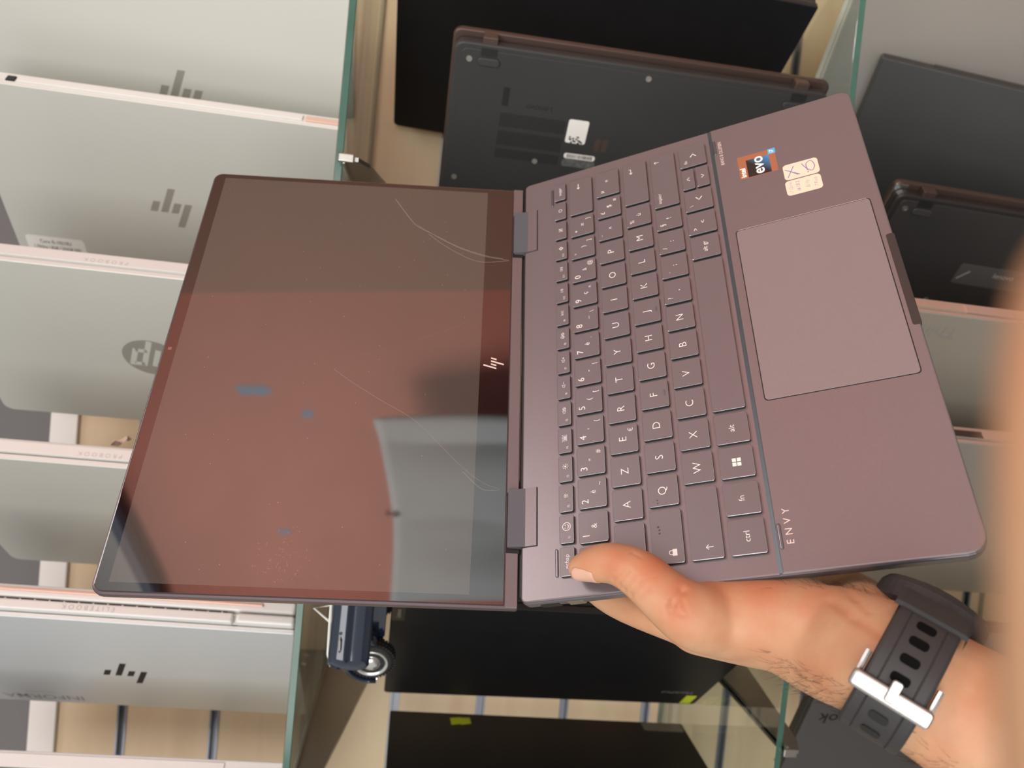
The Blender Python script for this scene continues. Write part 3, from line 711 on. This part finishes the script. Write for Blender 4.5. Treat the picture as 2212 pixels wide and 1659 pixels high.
ds_ = obj('dust', bm, mat('dust_specks', (.36, .25, .22), .7), fr); ds_['kind'] = 'stuff'
stretch_y(lid, 1.011)

# ------------------------------------------------------------------ person: arm and hand under the laptop
def skin_mat():
    m = mat('skin', (.68, .37, .22), .48, 0, spec=.35, sss=.12); nt = m.node_tree; b = nt.nodes['Principled BSDF']
    tc = nt.nodes.new('ShaderNodeTexCoord')
    n1 = nt.nodes.new('ShaderNodeTexNoise'); n1.inputs['Scale'].default_value = 38; n1.inputs['Detail'].default_value = 3
    n2 = nt.nodes.new('ShaderNodeTexNoise'); n2.inputs['Scale'].default_value = 420; n2.inputs['Detail'].default_value = 3
    cr = nt.nodes.new('ShaderNodeValToRGB'); e = cr.color_ramp.elements
    e[0].position = .34; e[0].color = (.55, .265, .145, 1); e[1].position = .66; e[1].color = (.60, .355, .21, 1)
    nt.links.new(tc.outputs['Object'], n1.inputs['Vector']); nt.links.new(tc.outputs['Object'], n2.inputs['Vector'])
    nt.links.new(n1.outputs['Fac'], cr.inputs[0])
    at = nt.nodes.new('ShaderNodeAttribute'); at.attribute_name = 'flush'
    mx = nt.nodes.new('ShaderNodeMix'); mx.data_type = 'RGBA'; mx.inputs[7].default_value = (.56, .16, .075, 1)
    nt.links.new(at.outputs['Fac'], mx.inputs[0]); nt.links.new(cr.outputs[0], mx.inputs[6]); nt.links.new(mx.outputs[2], b.inputs['Base Color'])
    bp = nt.nodes.new('ShaderNodeBump'); bp.inputs['Strength'].default_value = .22; bp.inputs['Distance'].default_value = .0006
    nt.links.new(n2.outputs['Fac'], bp.inputs['Height']); nt.links.new(bp.outputs[0], b.inputs['Normal'])
    return m
m_skin = skin_mat()
m_nail = mat('thumb_nail_pink', (.72, .42, .31), .28, 0, spec=.5, sss=.05)
def limb(bm, nodes, up, sub=5, n=20):
    """nodes = [(x, y, z, ra, rb)]; one tapering limb with rounded ends"""
    P = catmull([q[:3] for q in nodes], sub); m_ = len(nodes) - 1; R_ = []
    rr = catmull([(q[3], q[4] if len(q) > 4 else q[3], 0) for q in nodes], sub)
    R_ = [(r.x, r.y) for r in rr]
    t0 = (P[0] - P[1]).normalized(); t1 = (P[-1] - P[-2]).normalized()
    cap0 = [(P[0] + t0 * R_[0][1] * math.sin(a), (R_[0][0] * math.cos(a), R_[0][1] * math.cos(a))) for a in (1.45, 1.15, .8, .4)]
    cap1 = [(P[-1] + t1 * R_[-1][1] * math.sin(a), (R_[-1][0] * math.cos(a), R_[-1][1] * math.cos(a))) for a in (.4, .8, 1.15, 1.45)]
    tube(bm, [c[0] for c in cap0] + P + [c[0] for c in cap1], [c[1] for c in cap0] + R_ + [c[1] for c in cap1], n, up)
DI = DECK.inverted()
def camp(px_, py_, z): return EYE + M @ Vector(((px_ - CX) * z / F_PX, (py_ - CY) * z / F_PX, z))
def dk(px_, py_, z): return tuple(DI @ camp(px_, py_, z) * 1000)
ARM = [dk(*q) for q in ((1800, 1388, .352), (1868, 1412, .336), (1935, 1445, .324), (2020, 1500, .319), (2120, 1562, .314), (2230, 1632, .309), (2380, 1725, .304), (2720, 1925, .298), (3150, 2180, .292))]
axd = (Vector(ARM[4]) - Vector(ARM[1])).normalized()
MINOR = DI.to_3x3() @ (M @ Vector((.10, -.16, -1)))
MINOR = (MINOR - axd * MINOR.dot(axd)).normalized()
bm = bmesh.new()
limb(bm, [(*dk(1640, 1350, .384), 17, 13), (*dk(1725, 1368, .368), 22.5, 15), (*ARM[0], 25.5, 17), (*ARM[1], 25.5, 18), (*ARM[2], 26, 19), (*ARM[3], 26.5, 20), (*ARM[4], 28, 22), (*ARM[5], 30, 25), (*ARM[6], 32, 28), (*ARM[7], 36, 33), (*ARM[8], 40, 38)], MINOR)
# thumb: metacarpal, bent-back proximal and end segments
limb(bm, [(*dk(1765, 1352, .362), 20, 18), (*dk(1665, 1338, .375), 20, 19), (*dk(1558, 1336, .380), 18.5, 18), (-15, -88, 2, 16.2, 15), (-7.2, -77.2, 8, 13.6, 12.6), (3.2, -67, 13, 12.2, 11.2), (10.5, -55, 12.5, 10.6, 9.6), (12.5, -44, 10.5, 9.8, 8.6), (12.0, -35.5, 8.8, 7.2, 6.4)], (.3, -.3, .9), 6)
# palm and fingers under the deck
MC = {'index': (-13, -83, -25), 'middle': (5, -87, -34), 'ring': (20, -98, -35), 'little': (29, -113, -32)}
for nm, r in (('index', 13), ('middle', 12), ('ring', 12), ('little', 12)):
    k_ = MC[nm]; w0 = dk(1790, 1380, .356)
    mid = [(w0[i] * .5 + k_[i] * .5) - (4 if i == 2 else 0) for i in range(3)]
    limb(bm, [(*w0, 18), (*mid, 15.5), (*k_, r)], (0, 0, 1))
limb(bm, [(*dk(1880, 1345, .350), 15), (*dk(1842, 1300, .384), 14.5), (6, -140, -36, 13), (18, -124, -36, 12)], (0, 0, 1))
FING = {'index': [(6, -43, -27, 9.6), (22, -25, -22.5, 8.3), (35, -13, -20, 7.2)], 'middle': [(32, -51, -33, 9.8), (50, -33, -26, 8.4), (62, -23, -20.5, 7.4)],
        'ring': [(50, -66, -33, 9.4), (67, -51, -26, 8.0), (78, -43, -20.2, 7.2)], 'little': [(56, -89, -30, 8.2), (70, -77, -24, 7.2), (80, -69, -19.6, 6.6)]}
for nm, F in FING.items():
    limb(bm, [(*MC[nm], 11.2 if nm != 'little' else 10)] + F, (0, 0, 1))
me = bpy.data.meshes.new('person'); bmesh.ops.recalc_face_normals(bm, faces=bm.faces); bm.to_mesh(me); bm.free()
tmp = link(bpy.data.objects.new('tmp', me))
md = tmp.modifiers.new('r', 'REMESH'); md.mode = 'VOXEL'; md.voxel_size = 1.15
md = tmp.modifiers.new('s', 'SMOOTH'); md.factor = .6; md.iterations = 26
dg = bpy.context.evaluated_depsgraph_get(); me2 = bpy.data.meshes.new_from_object(tmp.evaluated_get(dg))
bpy.data.objects.remove(tmp); bpy.data.meshes.remove(me)
nv = len(me2.vertices); co = np.empty(nv * 3); me2.vertices.foreach_get('co', co); co = co.reshape(-1, 3)
no = np.empty(nv * 3); me2.vertices.foreach_get('normal', no); no = no.reshape(-1, 3)
# skin folds: thumb knuckle wrinkles, web crease, wrist crease  (centre line a-b, depth, width)
def seg_dist(P, a, b):
    a = np.array(a, float); b = np.array(b, float); ab = b - a; t = np.clip(((P - a) @ ab) / (ab @ ab), 0, 1); return np.linalg.norm(P - (a + t[:, None] * ab), axis=1), t
flush = np.zeros(nv)
wco = np.array([tuple(DECK @ Vector(c * MM) - EYE) for c in co]); cco = wco @ np.array(M)
cpx = np.stack([CX + F_PX * cco[:, 0] / cco[:, 2], CY + F_PX * cco[:, 1] / cco[:, 2]], 1)
def vp(px_, py_):
    d = np.abs(cpx - (px_, py_)).max(1); i = np.where(d < max(7, d.min() + 4))[0]; return co[i[np.argmin(cco[i, 2])]]
folds = []
for pts, dep, wid, red in ((((1318, 1258), (1342, 1226)), .9, 1.15, .1), (((1330, 1270), (1352, 1232)), 1.1, 1.15, .12), (((1342, 1282), (1365, 1238)), 1.1, 1.15, .12), (((1356, 1292), (1382, 1250)), 1.0, 1.15, .1), (((1372, 1300), (1398, 1262)), .6, 1.15, .05),
        (((1478, 1268), (1450, 1300), (1440, 1322)), 1.6, 1.7, .5), (((1430, 1302), (1470, 1328)), .5, 1.0, .5), (((1470, 1288), (1482, 1325)), .45, 1.0, .35), (((1356, 1186), (1376, 1198)), .35, .8, .3),
        (((1788, 1292), (1838, 1330), (1900, 1372)), .9, 2.4, .35), (((1812, 1262), (1842, 1290), (1872, 1320)), .5, 1.6, .25), (((1700, 1300), (1722, 1350)), .15, .8, 0), (((1640, 1290), (1660, 1345)), .12, .8, 0), (((1590, 1285), (1600, 1330)), .12, .8, 0)):
    for a, b in zip(pts, pts[1:]): folds.append((vp(*a), vp(*b), dep, wid, red))
flushes = [(vp(1330, 1200), 11, .6), (vp(1420, 1215), 12, .75), (vp(1470, 1262), 9, .7), (vp(1260, 1215), 8, .35), (vp(1640, 1262), 14, .6), (vp(1560, 1262), 12, .45), (vp(1760, 1285), 12, .4), (vp(1455, 1310), 9, .5)]
for a, b, dep, wid, red in folds:
    d, t = seg_dist(co, a, b); g = np.exp(-(d / wid) ** 2) * np.minimum(1, 5 * np.minimum(t, 1 - t) + .7)
    co = co - no * (dep * g)[:, None]; flush = np.maximum(flush, red * np.exp(-(d / (wid * 1.3)) ** 2))
for c, r, amt in flushes:
    d = np.linalg.norm(co - np.array(c, float), axis=1); flush = np.maximum(flush, amt * np.exp(-(d / r) ** 2))
me2.vertices.foreach_set('co', (co * MM).ravel()); me2.update()
at = me2.attributes.new('flush', 'FLOAT', 'POINT'); at.data.foreach_set('value', flush.astype(np.float32))
for p in me2.polygons: p.use_smooth = True
me2.materials.clear(); me2.materials.append(m_skin)
person = link(bpy.data.objects.new('person', me2)); person.matrix_world = DECK
tag(person, 'bare forearm and hand wearing a black watch, gripping the opened laptop, thumb on keys', 'person')
def surf(p, d):
    """point of the arm's surface met when moving from p along d (deck millimetres)"""
    ok, loc, nor, _ = person.ray_cast(Vector(p) * MM, Vector(d).normalized()); return (loc * 1000, nor) if ok else (Vector(p), -Vector(d))
# thumb nail: a curved plate lying on the outer side of the thumb tip
def nail(c, along, out, L, Wd):
    along = Vector(along).normalized(); out = Vector(out).normalized(); side = along.cross(out).normalized(); out = side.cross(along).normalized()
    bm = bmesh.new(); rows = []; last = (Vector(c), out)
    for i in range(9):
        u = i / 8; hw = Wd / 2 * (1 if u < .72 else math.sqrt(max(.12, 1 - ((u - .72) / .3) ** 2))) * (.84 + .16 * min(1, u * 3)); row = []
        for j in range(-5, 6):
            q = Vector(c) + along * (L * (u - .5)) + side * (hw * j / 5)
            loc, nor = surf(q + out * 9, -out)
            if (loc - q).length > 8.5 or nor.dot(out) < .1: loc, nor = last
            last = (loc, nor); row.append(bm.verts.new(loc + nor * (.28 + .5 * max(0, u - .75))))
        rows.append(row)
    for a, b in zip(rows, rows[1:]):
        for j in range(10): bm.faces.new((a[j], a[j + 1], b[j + 1], b[j]))
    o = obj('thumbnail', bm, m_nail, person, smooth=True)
    sm = o.modifiers.new('s', 'SOLIDIFY'); sm.thickness = .0004; sm.offset = 1
    return o
nail((7.0, -38.5, 10.5), (.12, 1, -.12), (-.80, .10, .58), 13.5, 11.5)
# dark arm hair
def hairs():
    bm = bmesh.new(); rnd = random.Random(11)
    axis = [Vector(a) for a in ARM]
    for i in range(1100):
        u = rnd.random() * 5.0 - .9
        if u < 0: p0 = Vector(ARM[0]).lerp(Vector((-26, -118, -8)), -u); t = (Vector(ARM[1]) - Vector((-26, -118, -8))).normalized()
        else: k_ = int(u); p0 = axis[k_].lerp(axis[k_ + 1], u - k_); t = (axis[k_ + 1] - axis[k_]).normalized()
        ang = rnd.uniform(math.radians(-200), math.radians(40)); s = t.cross(Vector(MINOR)).normalized(); mn = s.cross(t)
        d = s * math.cos(ang) + mn * math.sin(ang)
        loc, nor = surf(p0 + d * 60, -d)
        if (loc - p0).length > 45: continue
        dr = (-t * .9 + nor.cross(t) * rnd.uniform(-.7, .7) + nor * .32).normalized(); L = rnd.uniform(3, 9)
        pts = [loc + nor * .05, loc + dr * L * .5 + nor * .5, loc + dr * L + nor * .15]
        tube(bm, pts, [.06, .05, .02], 3, nor, False)
    o = obj('arm_hair', bm, mat('dark_hair', (.035, .018, .010), .5), person); o['kind'] = 'stuff'
hairs()

# ------------------------------------------------------------------ wristwatch
wc = Vector(ARM[2]) + axd * 2
sd = axd.cross(Vector(MINOR)).normalized(); mn = axd.cross(sd).normalized()
WF = DECK @ frame(sd, mn, axd, wc * MM)          # local: x = wide way of the wrist, -y = palm side, z = up the arm
watch = empty('wristwatch', WF, 'black rubber-strapped wristwatch with silver buckle on the wrist', 'watch')
pl_ = person.matrix_world.inverted() @ WF
def ring_r(a, z):
    p = pl_ @ Vector((0, 0, z * MM)); dd = pl_.to_3x3() @ Vector((math.cos(a), math.sin(a), 0))
    ok, loc, nor, _ = person.ray_cast(p + dd * .09, -dd)
    return max(18, (loc - p).length * 1000) if ok else 25
def band(a0, a1, w, off, th, seg=48, wtaper=None, prof=None, zc=0):
    """strap piece hugging the wrist from angle a0 to a1"""
    bm = bmesh.new(); rings = []
    prof = prof or [(-1, 0), (-.98, .8), (-.9, 1), (-.62, 1), (-.58, .86), (-.54, 1), (.54, 1), (.58, .86), (.62, 1), (.9, 1), (.98, .8), (1, 0)]
    for i in range(seg + 1):
        a = math.radians(a0 + (a1 - a0) * i / seg); ww = w / 2 * (1 if not wtaper else wtaper(i / seg))
        r = max(ring_r(a, zc - 8), ring_r(a, zc), ring_r(a, zc + 8)) + off; ring = []
        for u, h in prof: ring.append(bm.verts.new(((r + th * h) * math.cos(a), (r + th * h) * math.sin(a), zc + u * ww)))
        for u, h in ((1, -.15), (-1, -.15)): ring.append(bm.verts.new(((r + th * h) * math.cos(a), (r + th * h) * math.sin(a), zc + u * ww)))
        rings.append(ring)
    n = len(rings[0])
    for A, B in zip(rings, rings[1:]):
        for k_ in range(n): bm.faces.new((A[k_], A[(k_ + 1) % n], B[(k_ + 1) % n], B[k_]))
    bm.faces.new(rings[0][::-1]); bm.faces.new(rings[-1])
    return bm
def on_strap(a, z, off):
    def at_(q):
        q = math.radians(q); r = max(ring_r(q, -8), ring_r(q, 0), ring_r(q, 8)) + off; return Vector((r * math.cos(q), r * math.sin(q), z))
    t = (at_(a + 4) - at_(a - 4)).normalized(); n = t.cross(Vector((0, 0, 1)))
    return frame(t, Vector((0, 0, 1)), n, at_(a) * MM)
m_hole = mat('strap_hole_black', (.004, .004, .004), .8, spec=.08)
strap = obj('strap', band(-250, 70, 24, .1, 3.0, 70), m_rubber, watch, smooth=False)
def hole(a): 
    b = slab(-1.9, 1.9, -3.6, 3.6, -1.2, .06, 1.5, 0); return obj('strap_hole', b, m_black, strap, on_strap(a, 0, 3.5))
strap2 = obj('strap_tail', band(-172, -62, 23, 3.0, 2.6, 40), m_rubber, watch)
def hole2(a): obj('strap_hole', slab(-1.9, 1.9, -3.6, 3.6, -1.2, .06, 1.5, 0), m_hole, strap2, on_strap(a, 0, 5.75))
for a in (-76, -94, -112, -128): hole2(a)
for a in (-34, -16): hole(a)
kp = obj('keeper_loop', band(-158, -138, 27.5, 5.4, 2.0, 10, prof=[(-1, -2.6), (-1, .6), (-.9, 1), (.9, 1), (1, .6), (1, -2.6)]), m_rubber, watch)
bk = empty_ = None
bm = bmesh.new()
for z0, z1, r0, r1 in ((-15.2, 15.2, 0, 5.2),): slab(-3.6, 3.6, z0, z1, 1.2, 4.6, 2.0, 1.4, bm=bm)
m_buckle = mat('satin_silver', (.60, .58, .57), .34, 1)
bk = obj('buckle', bm, m_buckle, watch, on_strap(-58, 0, 3.6))
for sg in (-1, 1): obj('buckle_arm', band(-58 - 27, -58 + 3, 2.4, 2.2, 2.6, 14, prof=[(-1, 0), (-.8, .8), (0, 1), (.8, .8), (1, 0)], zc=sg * 13.6), m_buckle, watch)
obj('tang', slab(-7.5, 1.6, -2.0, 2.0, 3.9, 5.6, 1.2, .6), m_buckle, bk)
case = obj('case', lathe(bmesh.new(), [(20, -1), (22.5, .5), (23, 4), (22.6, 8), (21, 10.5), (18, 11.4), (.5, 11.6)], 40), m_rubber, watch, on_strap(140, 0, 2.5))
obj('lug', slab(-25, 25, -11.5, 11.5, -3, 1.5, 3, 2), m_rubber, watch, on_strap(140, 0, 1.0))
obj('glass', lathe(bmesh.new(), [(16.5, 11.5), (16.3, 12.1), (.5, 12.3)], 36), m_bezel, case)


# ------------------------------------------------------------------ photographer's fingertip by the lens
bm = bmesh.new()
A0, A1 = camp(2565, 400, .036), camp(2570, 2300, .050)
ax_ = (A1 - A0); L_ = ax_.length
nodes = [(0, 0, 0, 4.2, 4.0), (0, 0, 4, 7.0, 6.0), (0, 0, 11, 8.4, 7.2), (0, 0, 22, 8.9, 8.0), (0, 0, 30, 9.2, 8.8), (0, 0, 44, 9.3, 8.8), (0, 0, 60, 9.8, 9.2)]
limb(bm, nodes, (0, 1, 0), 5, 24)
fz = ax_.normalized(); fx = (M @ Vector((0, 0, 1))).cross(fz).normalized(); fy = fz.cross(fx)
tip = obj('fingertip', bm, m_skin, None, frame(fx, fy, fz, A0), smooth=True)
tag(tip, 'blurred fingertip close to the lens along the right edge of the photo', 'finger')
nb = bmesh.new(); rows = []
for i in range(7):
    zz = 1.5 + i * 1.9; hw = 5.6 * (1 if i > 1 else .8); rows.append([nb.verts.new((hw * math.sin(j * .26) , -(7.3 if i > 1 else 6.2) * math.cos(j * .26) - .2, zz)) for j in range(-4, 5)])
for a, b in zip(rows, rows[1:]):
    for j in range(8): nb.faces.new((a[j], a[j + 1], b[j + 1], b[j]))
obj('fingernail', nb, m_nail, tip, smooth=True)

# ------------------------------------------------------------------ toy car
m_car = mat('dark_blue_car_paint', (.012, .022, .045), .12, .2, coat=1)
m_trim = mat('bright_trim', (.85, .84, .78), .35, .15)
m_tyre = mat('tyre_rubber', (.018, .017, .017), .6)
m_seat = mat('dark_seat', (.03, .028, .03), .6)
CX_, CY_ = Vector((.9, -.436, 0)).normalized(), Vector((.436, .9, 0)).normalized()
CF = frame(CX_, CY_, Vector((0, 0, 1)), EYE + Vector((-.248, .696, -.0055)))
car = empty('toy_car', CF, 'dark blue open-top toy car with its door open, perched on a black laptop', 'toy car')
def extr(pts, y0, y1, bm=None, bev=0):
    bm = bm or bmesh.new(); a = [bm.verts.new((x, y0, z)) for x, z in pts]; b = [bm.verts.new((x, y1, z)) for x, z in pts]; n = len(pts)
    bm.faces.new(a); bm.faces.new(b[::-1])
    for i in range(n): bm.faces.new((a[i], a[(i + 1) % n], b[(i + 1) % n], b[i]))
    if bev: bmesh.ops.bevel(bm, geom=bm.edges[:], offset=bev, segments=2, profile=.6, affect='EDGES')
    return bm
body = obj('body', extr([(-24, 10), (-30, 20), (-28, 34), (-16, 45), (4, 50), (18, 50), (20, 24), (76, 24), (78, 50), (96, 49), (130, 42), (152, 32), (160, 20), (156, 10)], -29, 29, bev=2.2), m_car, car)
for y in (-30, 26): obj('sill', slab(18, 104, y, y + 5, 9, 20, 1, 1.2), m_car, body)
obj('interior', slab(20, 76, -26, 26, 22, 28, 2, 1), m_seat, car)
for y in (-13, 13): obj('seat', extr([(24, 26), (22, 44), (27, 50), (31, 46), (33, 34), (48, 34), (49, 26)], y - 9, y + 9, bev=1.5), m_seat, car)
for sy in (-1, 1):
    for xw in (0, 128):
        bm = bmesh.new(); rings = []
        for k_ in range(15):
            a = math.radians(-12 + 200 * k_ / 14); ring = []
            for q, yy in ((20.5, 26), (23.5, 27), (25.5, 33), (24.5, 40), (21.0, 43), (19.5, 41), (20.0, 33)): ring.append(bm.verts.new((xw - q * math.cos(a) * 1.04, sy * yy, 18 + q * math.sin(a))))
            rings.append(ring)
        for a, b in zip(rings, rings[1:]):
            for j in range(7): bm.faces.new((a[j], a[(j + 1) % 7], b[(j + 1) % 7], b[j]))
        bm.faces.new(rings[0]); bm.faces.new(rings[-1][::-1])
        obj('fender', bm, m_car, car, smooth=True)
        w_ = lathe(bmesh.new(), [(9, -6), (15.5, -6.3), (18, -4.5), (18.6, -1.5), (18.6, 1.5), (18, 4.5), (15.5, 6.3), (9, 6)], 40, 'Y')
        wo = obj('wheel', w_, m_tyre, car, Matrix.Translation((xw * MM, sy * .0355, .018)), smooth=True)
        bm = bmesh.new()
        for k_ in range(40):
            a = 2 * math.pi * k_ / 40
            for yy in (-3.6, 0, 3.6):
                p = Vector((math.cos(a) * 18.7, yy, math.sin(a) * 18.7)); bmesh.ops.create_cube(bm, size=1.5, matrix=Matrix.Translation(p) @ Matrix.Rotation(-a, 4, 'Y'))
        td_ = obj('tread', bm, m_tyre, wo)
        rim = obj('rim', lathe(bmesh.new(), [(14.0, 2), (14.0, 6.8), (13.2, 7.3), (12.0, 6.8), (11.2, 6.0), (7.4, 5.9), (7.0, 7.2), (5, 8.6), (2.4, 9.3), (.2, 9.4)], 36, 'Y'), mat('rim_silver', (.72, .72, .70), .25, .9), wo, Matrix.Rotation(math.pi if sy < 0 else 0, 4, 'Z'), smooth=True)
        bm = bmesh.new()
        for k_ in range(10):
            a = 2 * math.pi * k_ / 10; slab(-.8, .8, -.7, .7, 0, .12, .5, 0, bm=bm) if False else bmesh.ops.create_cube(bm, size=1.5, matrix=Matrix.Translation((math.cos(a) * 9.3, 5.6, math.sin(a) * 9.3)))
        obj('rim_slot', bm, m_black, wo, Matrix.Rotation(math.pi if sy < 0 else 0, 4, 'Z'))
# open door: panel, handle, chrome quarter window
dth = math.radians(34)
DM = Matrix.Translation((.077, -.032, 0)) @ Matrix.Rotation(dth, 4, 'Z')
bm = bmesh.new(); rows = []
DZ = ((19, -1.2), (21, -2.4), (27, -3.6), (33, -4.2), (35.6, -4.3), (36.6, -5.4), (40, -5.6), (44, -4.9), (48, -3.4), (50.5, -1.5), (51, 0))
for z_, y_ in DZ:
    e_ = 66 - 4.5 * max(0, (25 - z_) / 6) ** 2 - .02 * max(0, z_ - 38) ** 2; rows.append([bm.verts.new((-e_ * u / 8 if u < 8 else -e_, y_ if u < 8 else y_ * .45, z_)) for u in range(9)] + [bm.verts.new((-e_, 2, z_)), bm.verts.new((0, 2, z_))])
for a, b in zip(rows, rows[1:]):
    for j in range(11): bm.faces.new((a[j], a[(j + 1) % 11], b[(j + 1) % 11], b[j]))
bm.faces.new(rows[0][::-1]); bm.faces.new(rows[-1])
door = obj('door', bm, m_car, car, DM, smooth=True)
obj('door_handle', tube(bmesh.new(), [(-52, -4.6, 42), (-50, -7.6, 42), (-43, -7.8, 42.4), (-41, -4.8, 42.4)], 1.0, 8), m_chrome, door)
obj('keyhole', lathe(bmesh.new(), [(1.3, -5.6), (1.2, -5.2), (.1, -5.2)], 12, 'Y', (-38, 0, 42.4)), m_black, door)
obj('window_sill', tube(bmesh.new(), [(-64, 0, 48), (-55, 0, 51), (-30, 0, 52), (0, 0, 52.5)], 1.1, 8), m_trim, door)
b = bmesh.new(); tube(b, [(-31, 0, 51.5), (-21, 0, 65), (-18, 0, 51.8), (-31, 0, 51.5)], 1.0, 8); obj('quarter_window', b, m_trim, door)
b = bmesh.new(); tube(b, [(84, -26, 49), (78, -25, 62), (78, 25, 62), (84, 26, 49)], 1.2, 8); obj('windscreen_frame', b, m_chrome, car)
obj('bumper', tube(bmesh.new(), [(-26, -34, 14), (-33, -26, 14), (-34, 0, 14), (-33, 26, 14), (-26, 34, 14)], 1.8, 8), m_chrome, car)
obj('bumper', tube(bmesh.new(), [(154, -34, 14), (162, -24, 14), (164, 0, 14), (162, 24, 14), (154, 34, 14)], 1.8, 8), m_chrome, car)

# crumpled paper tag behind the spine of a silver laptop
random.seed(9)
bm = bmesh.new(); g = [[None] * 7 for _ in range(6)]
for i in range(6):
    for j in range(7): g[i][j] = bm.verts.new((i * 5 - 12, j * 4 - 12, 3 + 5 * math.sin(i * 1.1) * math.cos(j * .9) + random.uniform(-1.5, 1.5)))
for i in range(5):
    for j in range(6): bm.faces.new((g[i][j], g[i + 1][j], g[i + 1][j + 1], g[i][j + 1]))
bmesh.ops.scale(bm, vec=(.55, .55, .55), verts=bm.verts)
ct = obj('paper_tag', bm, mat('cream_paper', (.70, .52, .42), .7), None, Matrix.Translation(camp(262, 958, .705)) @ Matrix.Rotation(1.1, 4, 'Y')); ct.modifiers.new('s', 'SOLIDIFY').thickness = .0006
tag(ct, 'crumpled cream paper tag stuck behind the spine of a silver laptop', 'paper tag')
# ------------------------------------------------------------------ things seen reflected in the screen
m_cloth = mat('grey_cotton', (.30, .335, .35), .85, noise=(6, .12), bump=(300, .15, .001))
bm = bmesh.new(); NY, NZ = 60, 40; g = []
def fold(u, v):
    return .045 * math.sin(u * 7 + v * 1.5) * (.25 + v) + .035 * math.sin(u * 15 - v * 3) * v + .05 * math.exp(-((u - .42) / .1) ** 2) * v
for i in range(NY + 1):
    u = i / NY; row = []
    for j in range(NZ + 1):
        v = j / NZ; y = -.80 + .585 * u + .02 * math.sin(v * 5) * (1 if u in (0, 1) else .3); z = 1.30 + .345 - .03 * math.sin(u * 3.1) - 1.0 * v
        row.append(bm.verts.new(((WX - .10 - abs(fold(u, v))), y, z)))
    g.append(row)
for i in range(NY):
    for j in range(NZ): bm.faces.new((g[i][j], g[i + 1][j], g[i + 1][j + 1], g[i][j + 1]))
cl = obj('cloth', bm, m_cloth, scale=1, smooth=True); sm = cl.modifiers.new('s', 'SOLIDIFY'); sm.thickness = .004
tag(cl, 'grey cloth hanging on the red wall, seen reflected in the laptop screen', 'cloth')
hk = obj('coat_hook', tube(bmesh.new(), [(0, 0, 0), (-60, 0, 0), (-95, 0, -20), (-110, 0, 10), (-105, 0, 30)], 9, 10), m_print, None, Matrix.Translation((WX, -.50, 1.60)))
tag(hk, 'dark hook on the red wall holding the grey cloth, seen reflected', 'hook')
for y, z, ry, rz in ((-.184, 1.982, .019, .052), (-.254, 1.846, .016, .018), (-.629, 1.957, .010, .024)):
    bm = bmesh.new(); n = 22
    random.seed(int(abs(y) * 1000)); pts = [(0, 0)]
    ring = [bm.verts.new((WX - .0006, y + ry * (1 - .35 * math.exp(-(math.sin(2 * math.pi * k_ / n) / .3) ** 2)) * math.cos(2 * math.pi * k_ / n) * random.uniform(.75, 1.1), z + rz * math.sin(2 * math.pi * k_ / n) * random.uniform(.6, 1.15))) for k_ in range(n)]
    ring2 = [bm.verts.new((WX, v_.co.y, v_.co.z)) for v_ in ring]
    bm.faces.new(ring); bm.faces.new(ring2[::-1])
    for k_ in range(n): bm.faces.new((ring[k_], ring[(k_ + 1) % n], ring2[(k_ + 1) % n], ring2[k_]))
    o = obj('paint_chip', bm, m_chip, scale=1); tag(o, 'bare blue patch where red wall paint has chipped, %s' % ('the long one' if rz > .04 else 'the small round one' if ry > .012 else 'the tiny one'), 'paint chip', 'chipped patches of the red wall')
# grey poster board with a blue curved edge, high on the red wall
bm = bmesh.new(); poly_ = [(-1.25, 2.37), (-1.25, 2.8), (-.38, 2.8), (-.42, 2.46), (-.62, 2.42), (-.80, 2.38)]
a = [bm.verts.new((WX - .02, y, z)) for y, z in poly_]; b = [bm.verts.new((WX - .0005, y, z)) for y, z in poly_]
bm.faces.new(a); bm.faces.new(b[::-1])
for i in range(6): bm.faces.new((a[i], a[(i + 1) % 6], b[(i + 1) % 6], b[i]))
bd = obj('board', bm, mat('board_grey', (.34, .34, .34), .7), scale=1); tag(bd, 'grey board with dark blue curved edging, reflected in the laptop screen corner', 'board')
b = bmesh.new(); tube(b, [((WX - .03) * 1000, y * 1000, z * 1000) for y, z in ((-1.25, 2.35), (-.80, 2.37), (-.62, 2.41), (-.43, 2.45), (-.38, 2.52), (-.36, 2.8))], 26, 10); obj('edging', b, mat('edging_blue', (.05, .075, .12), .4), bd)
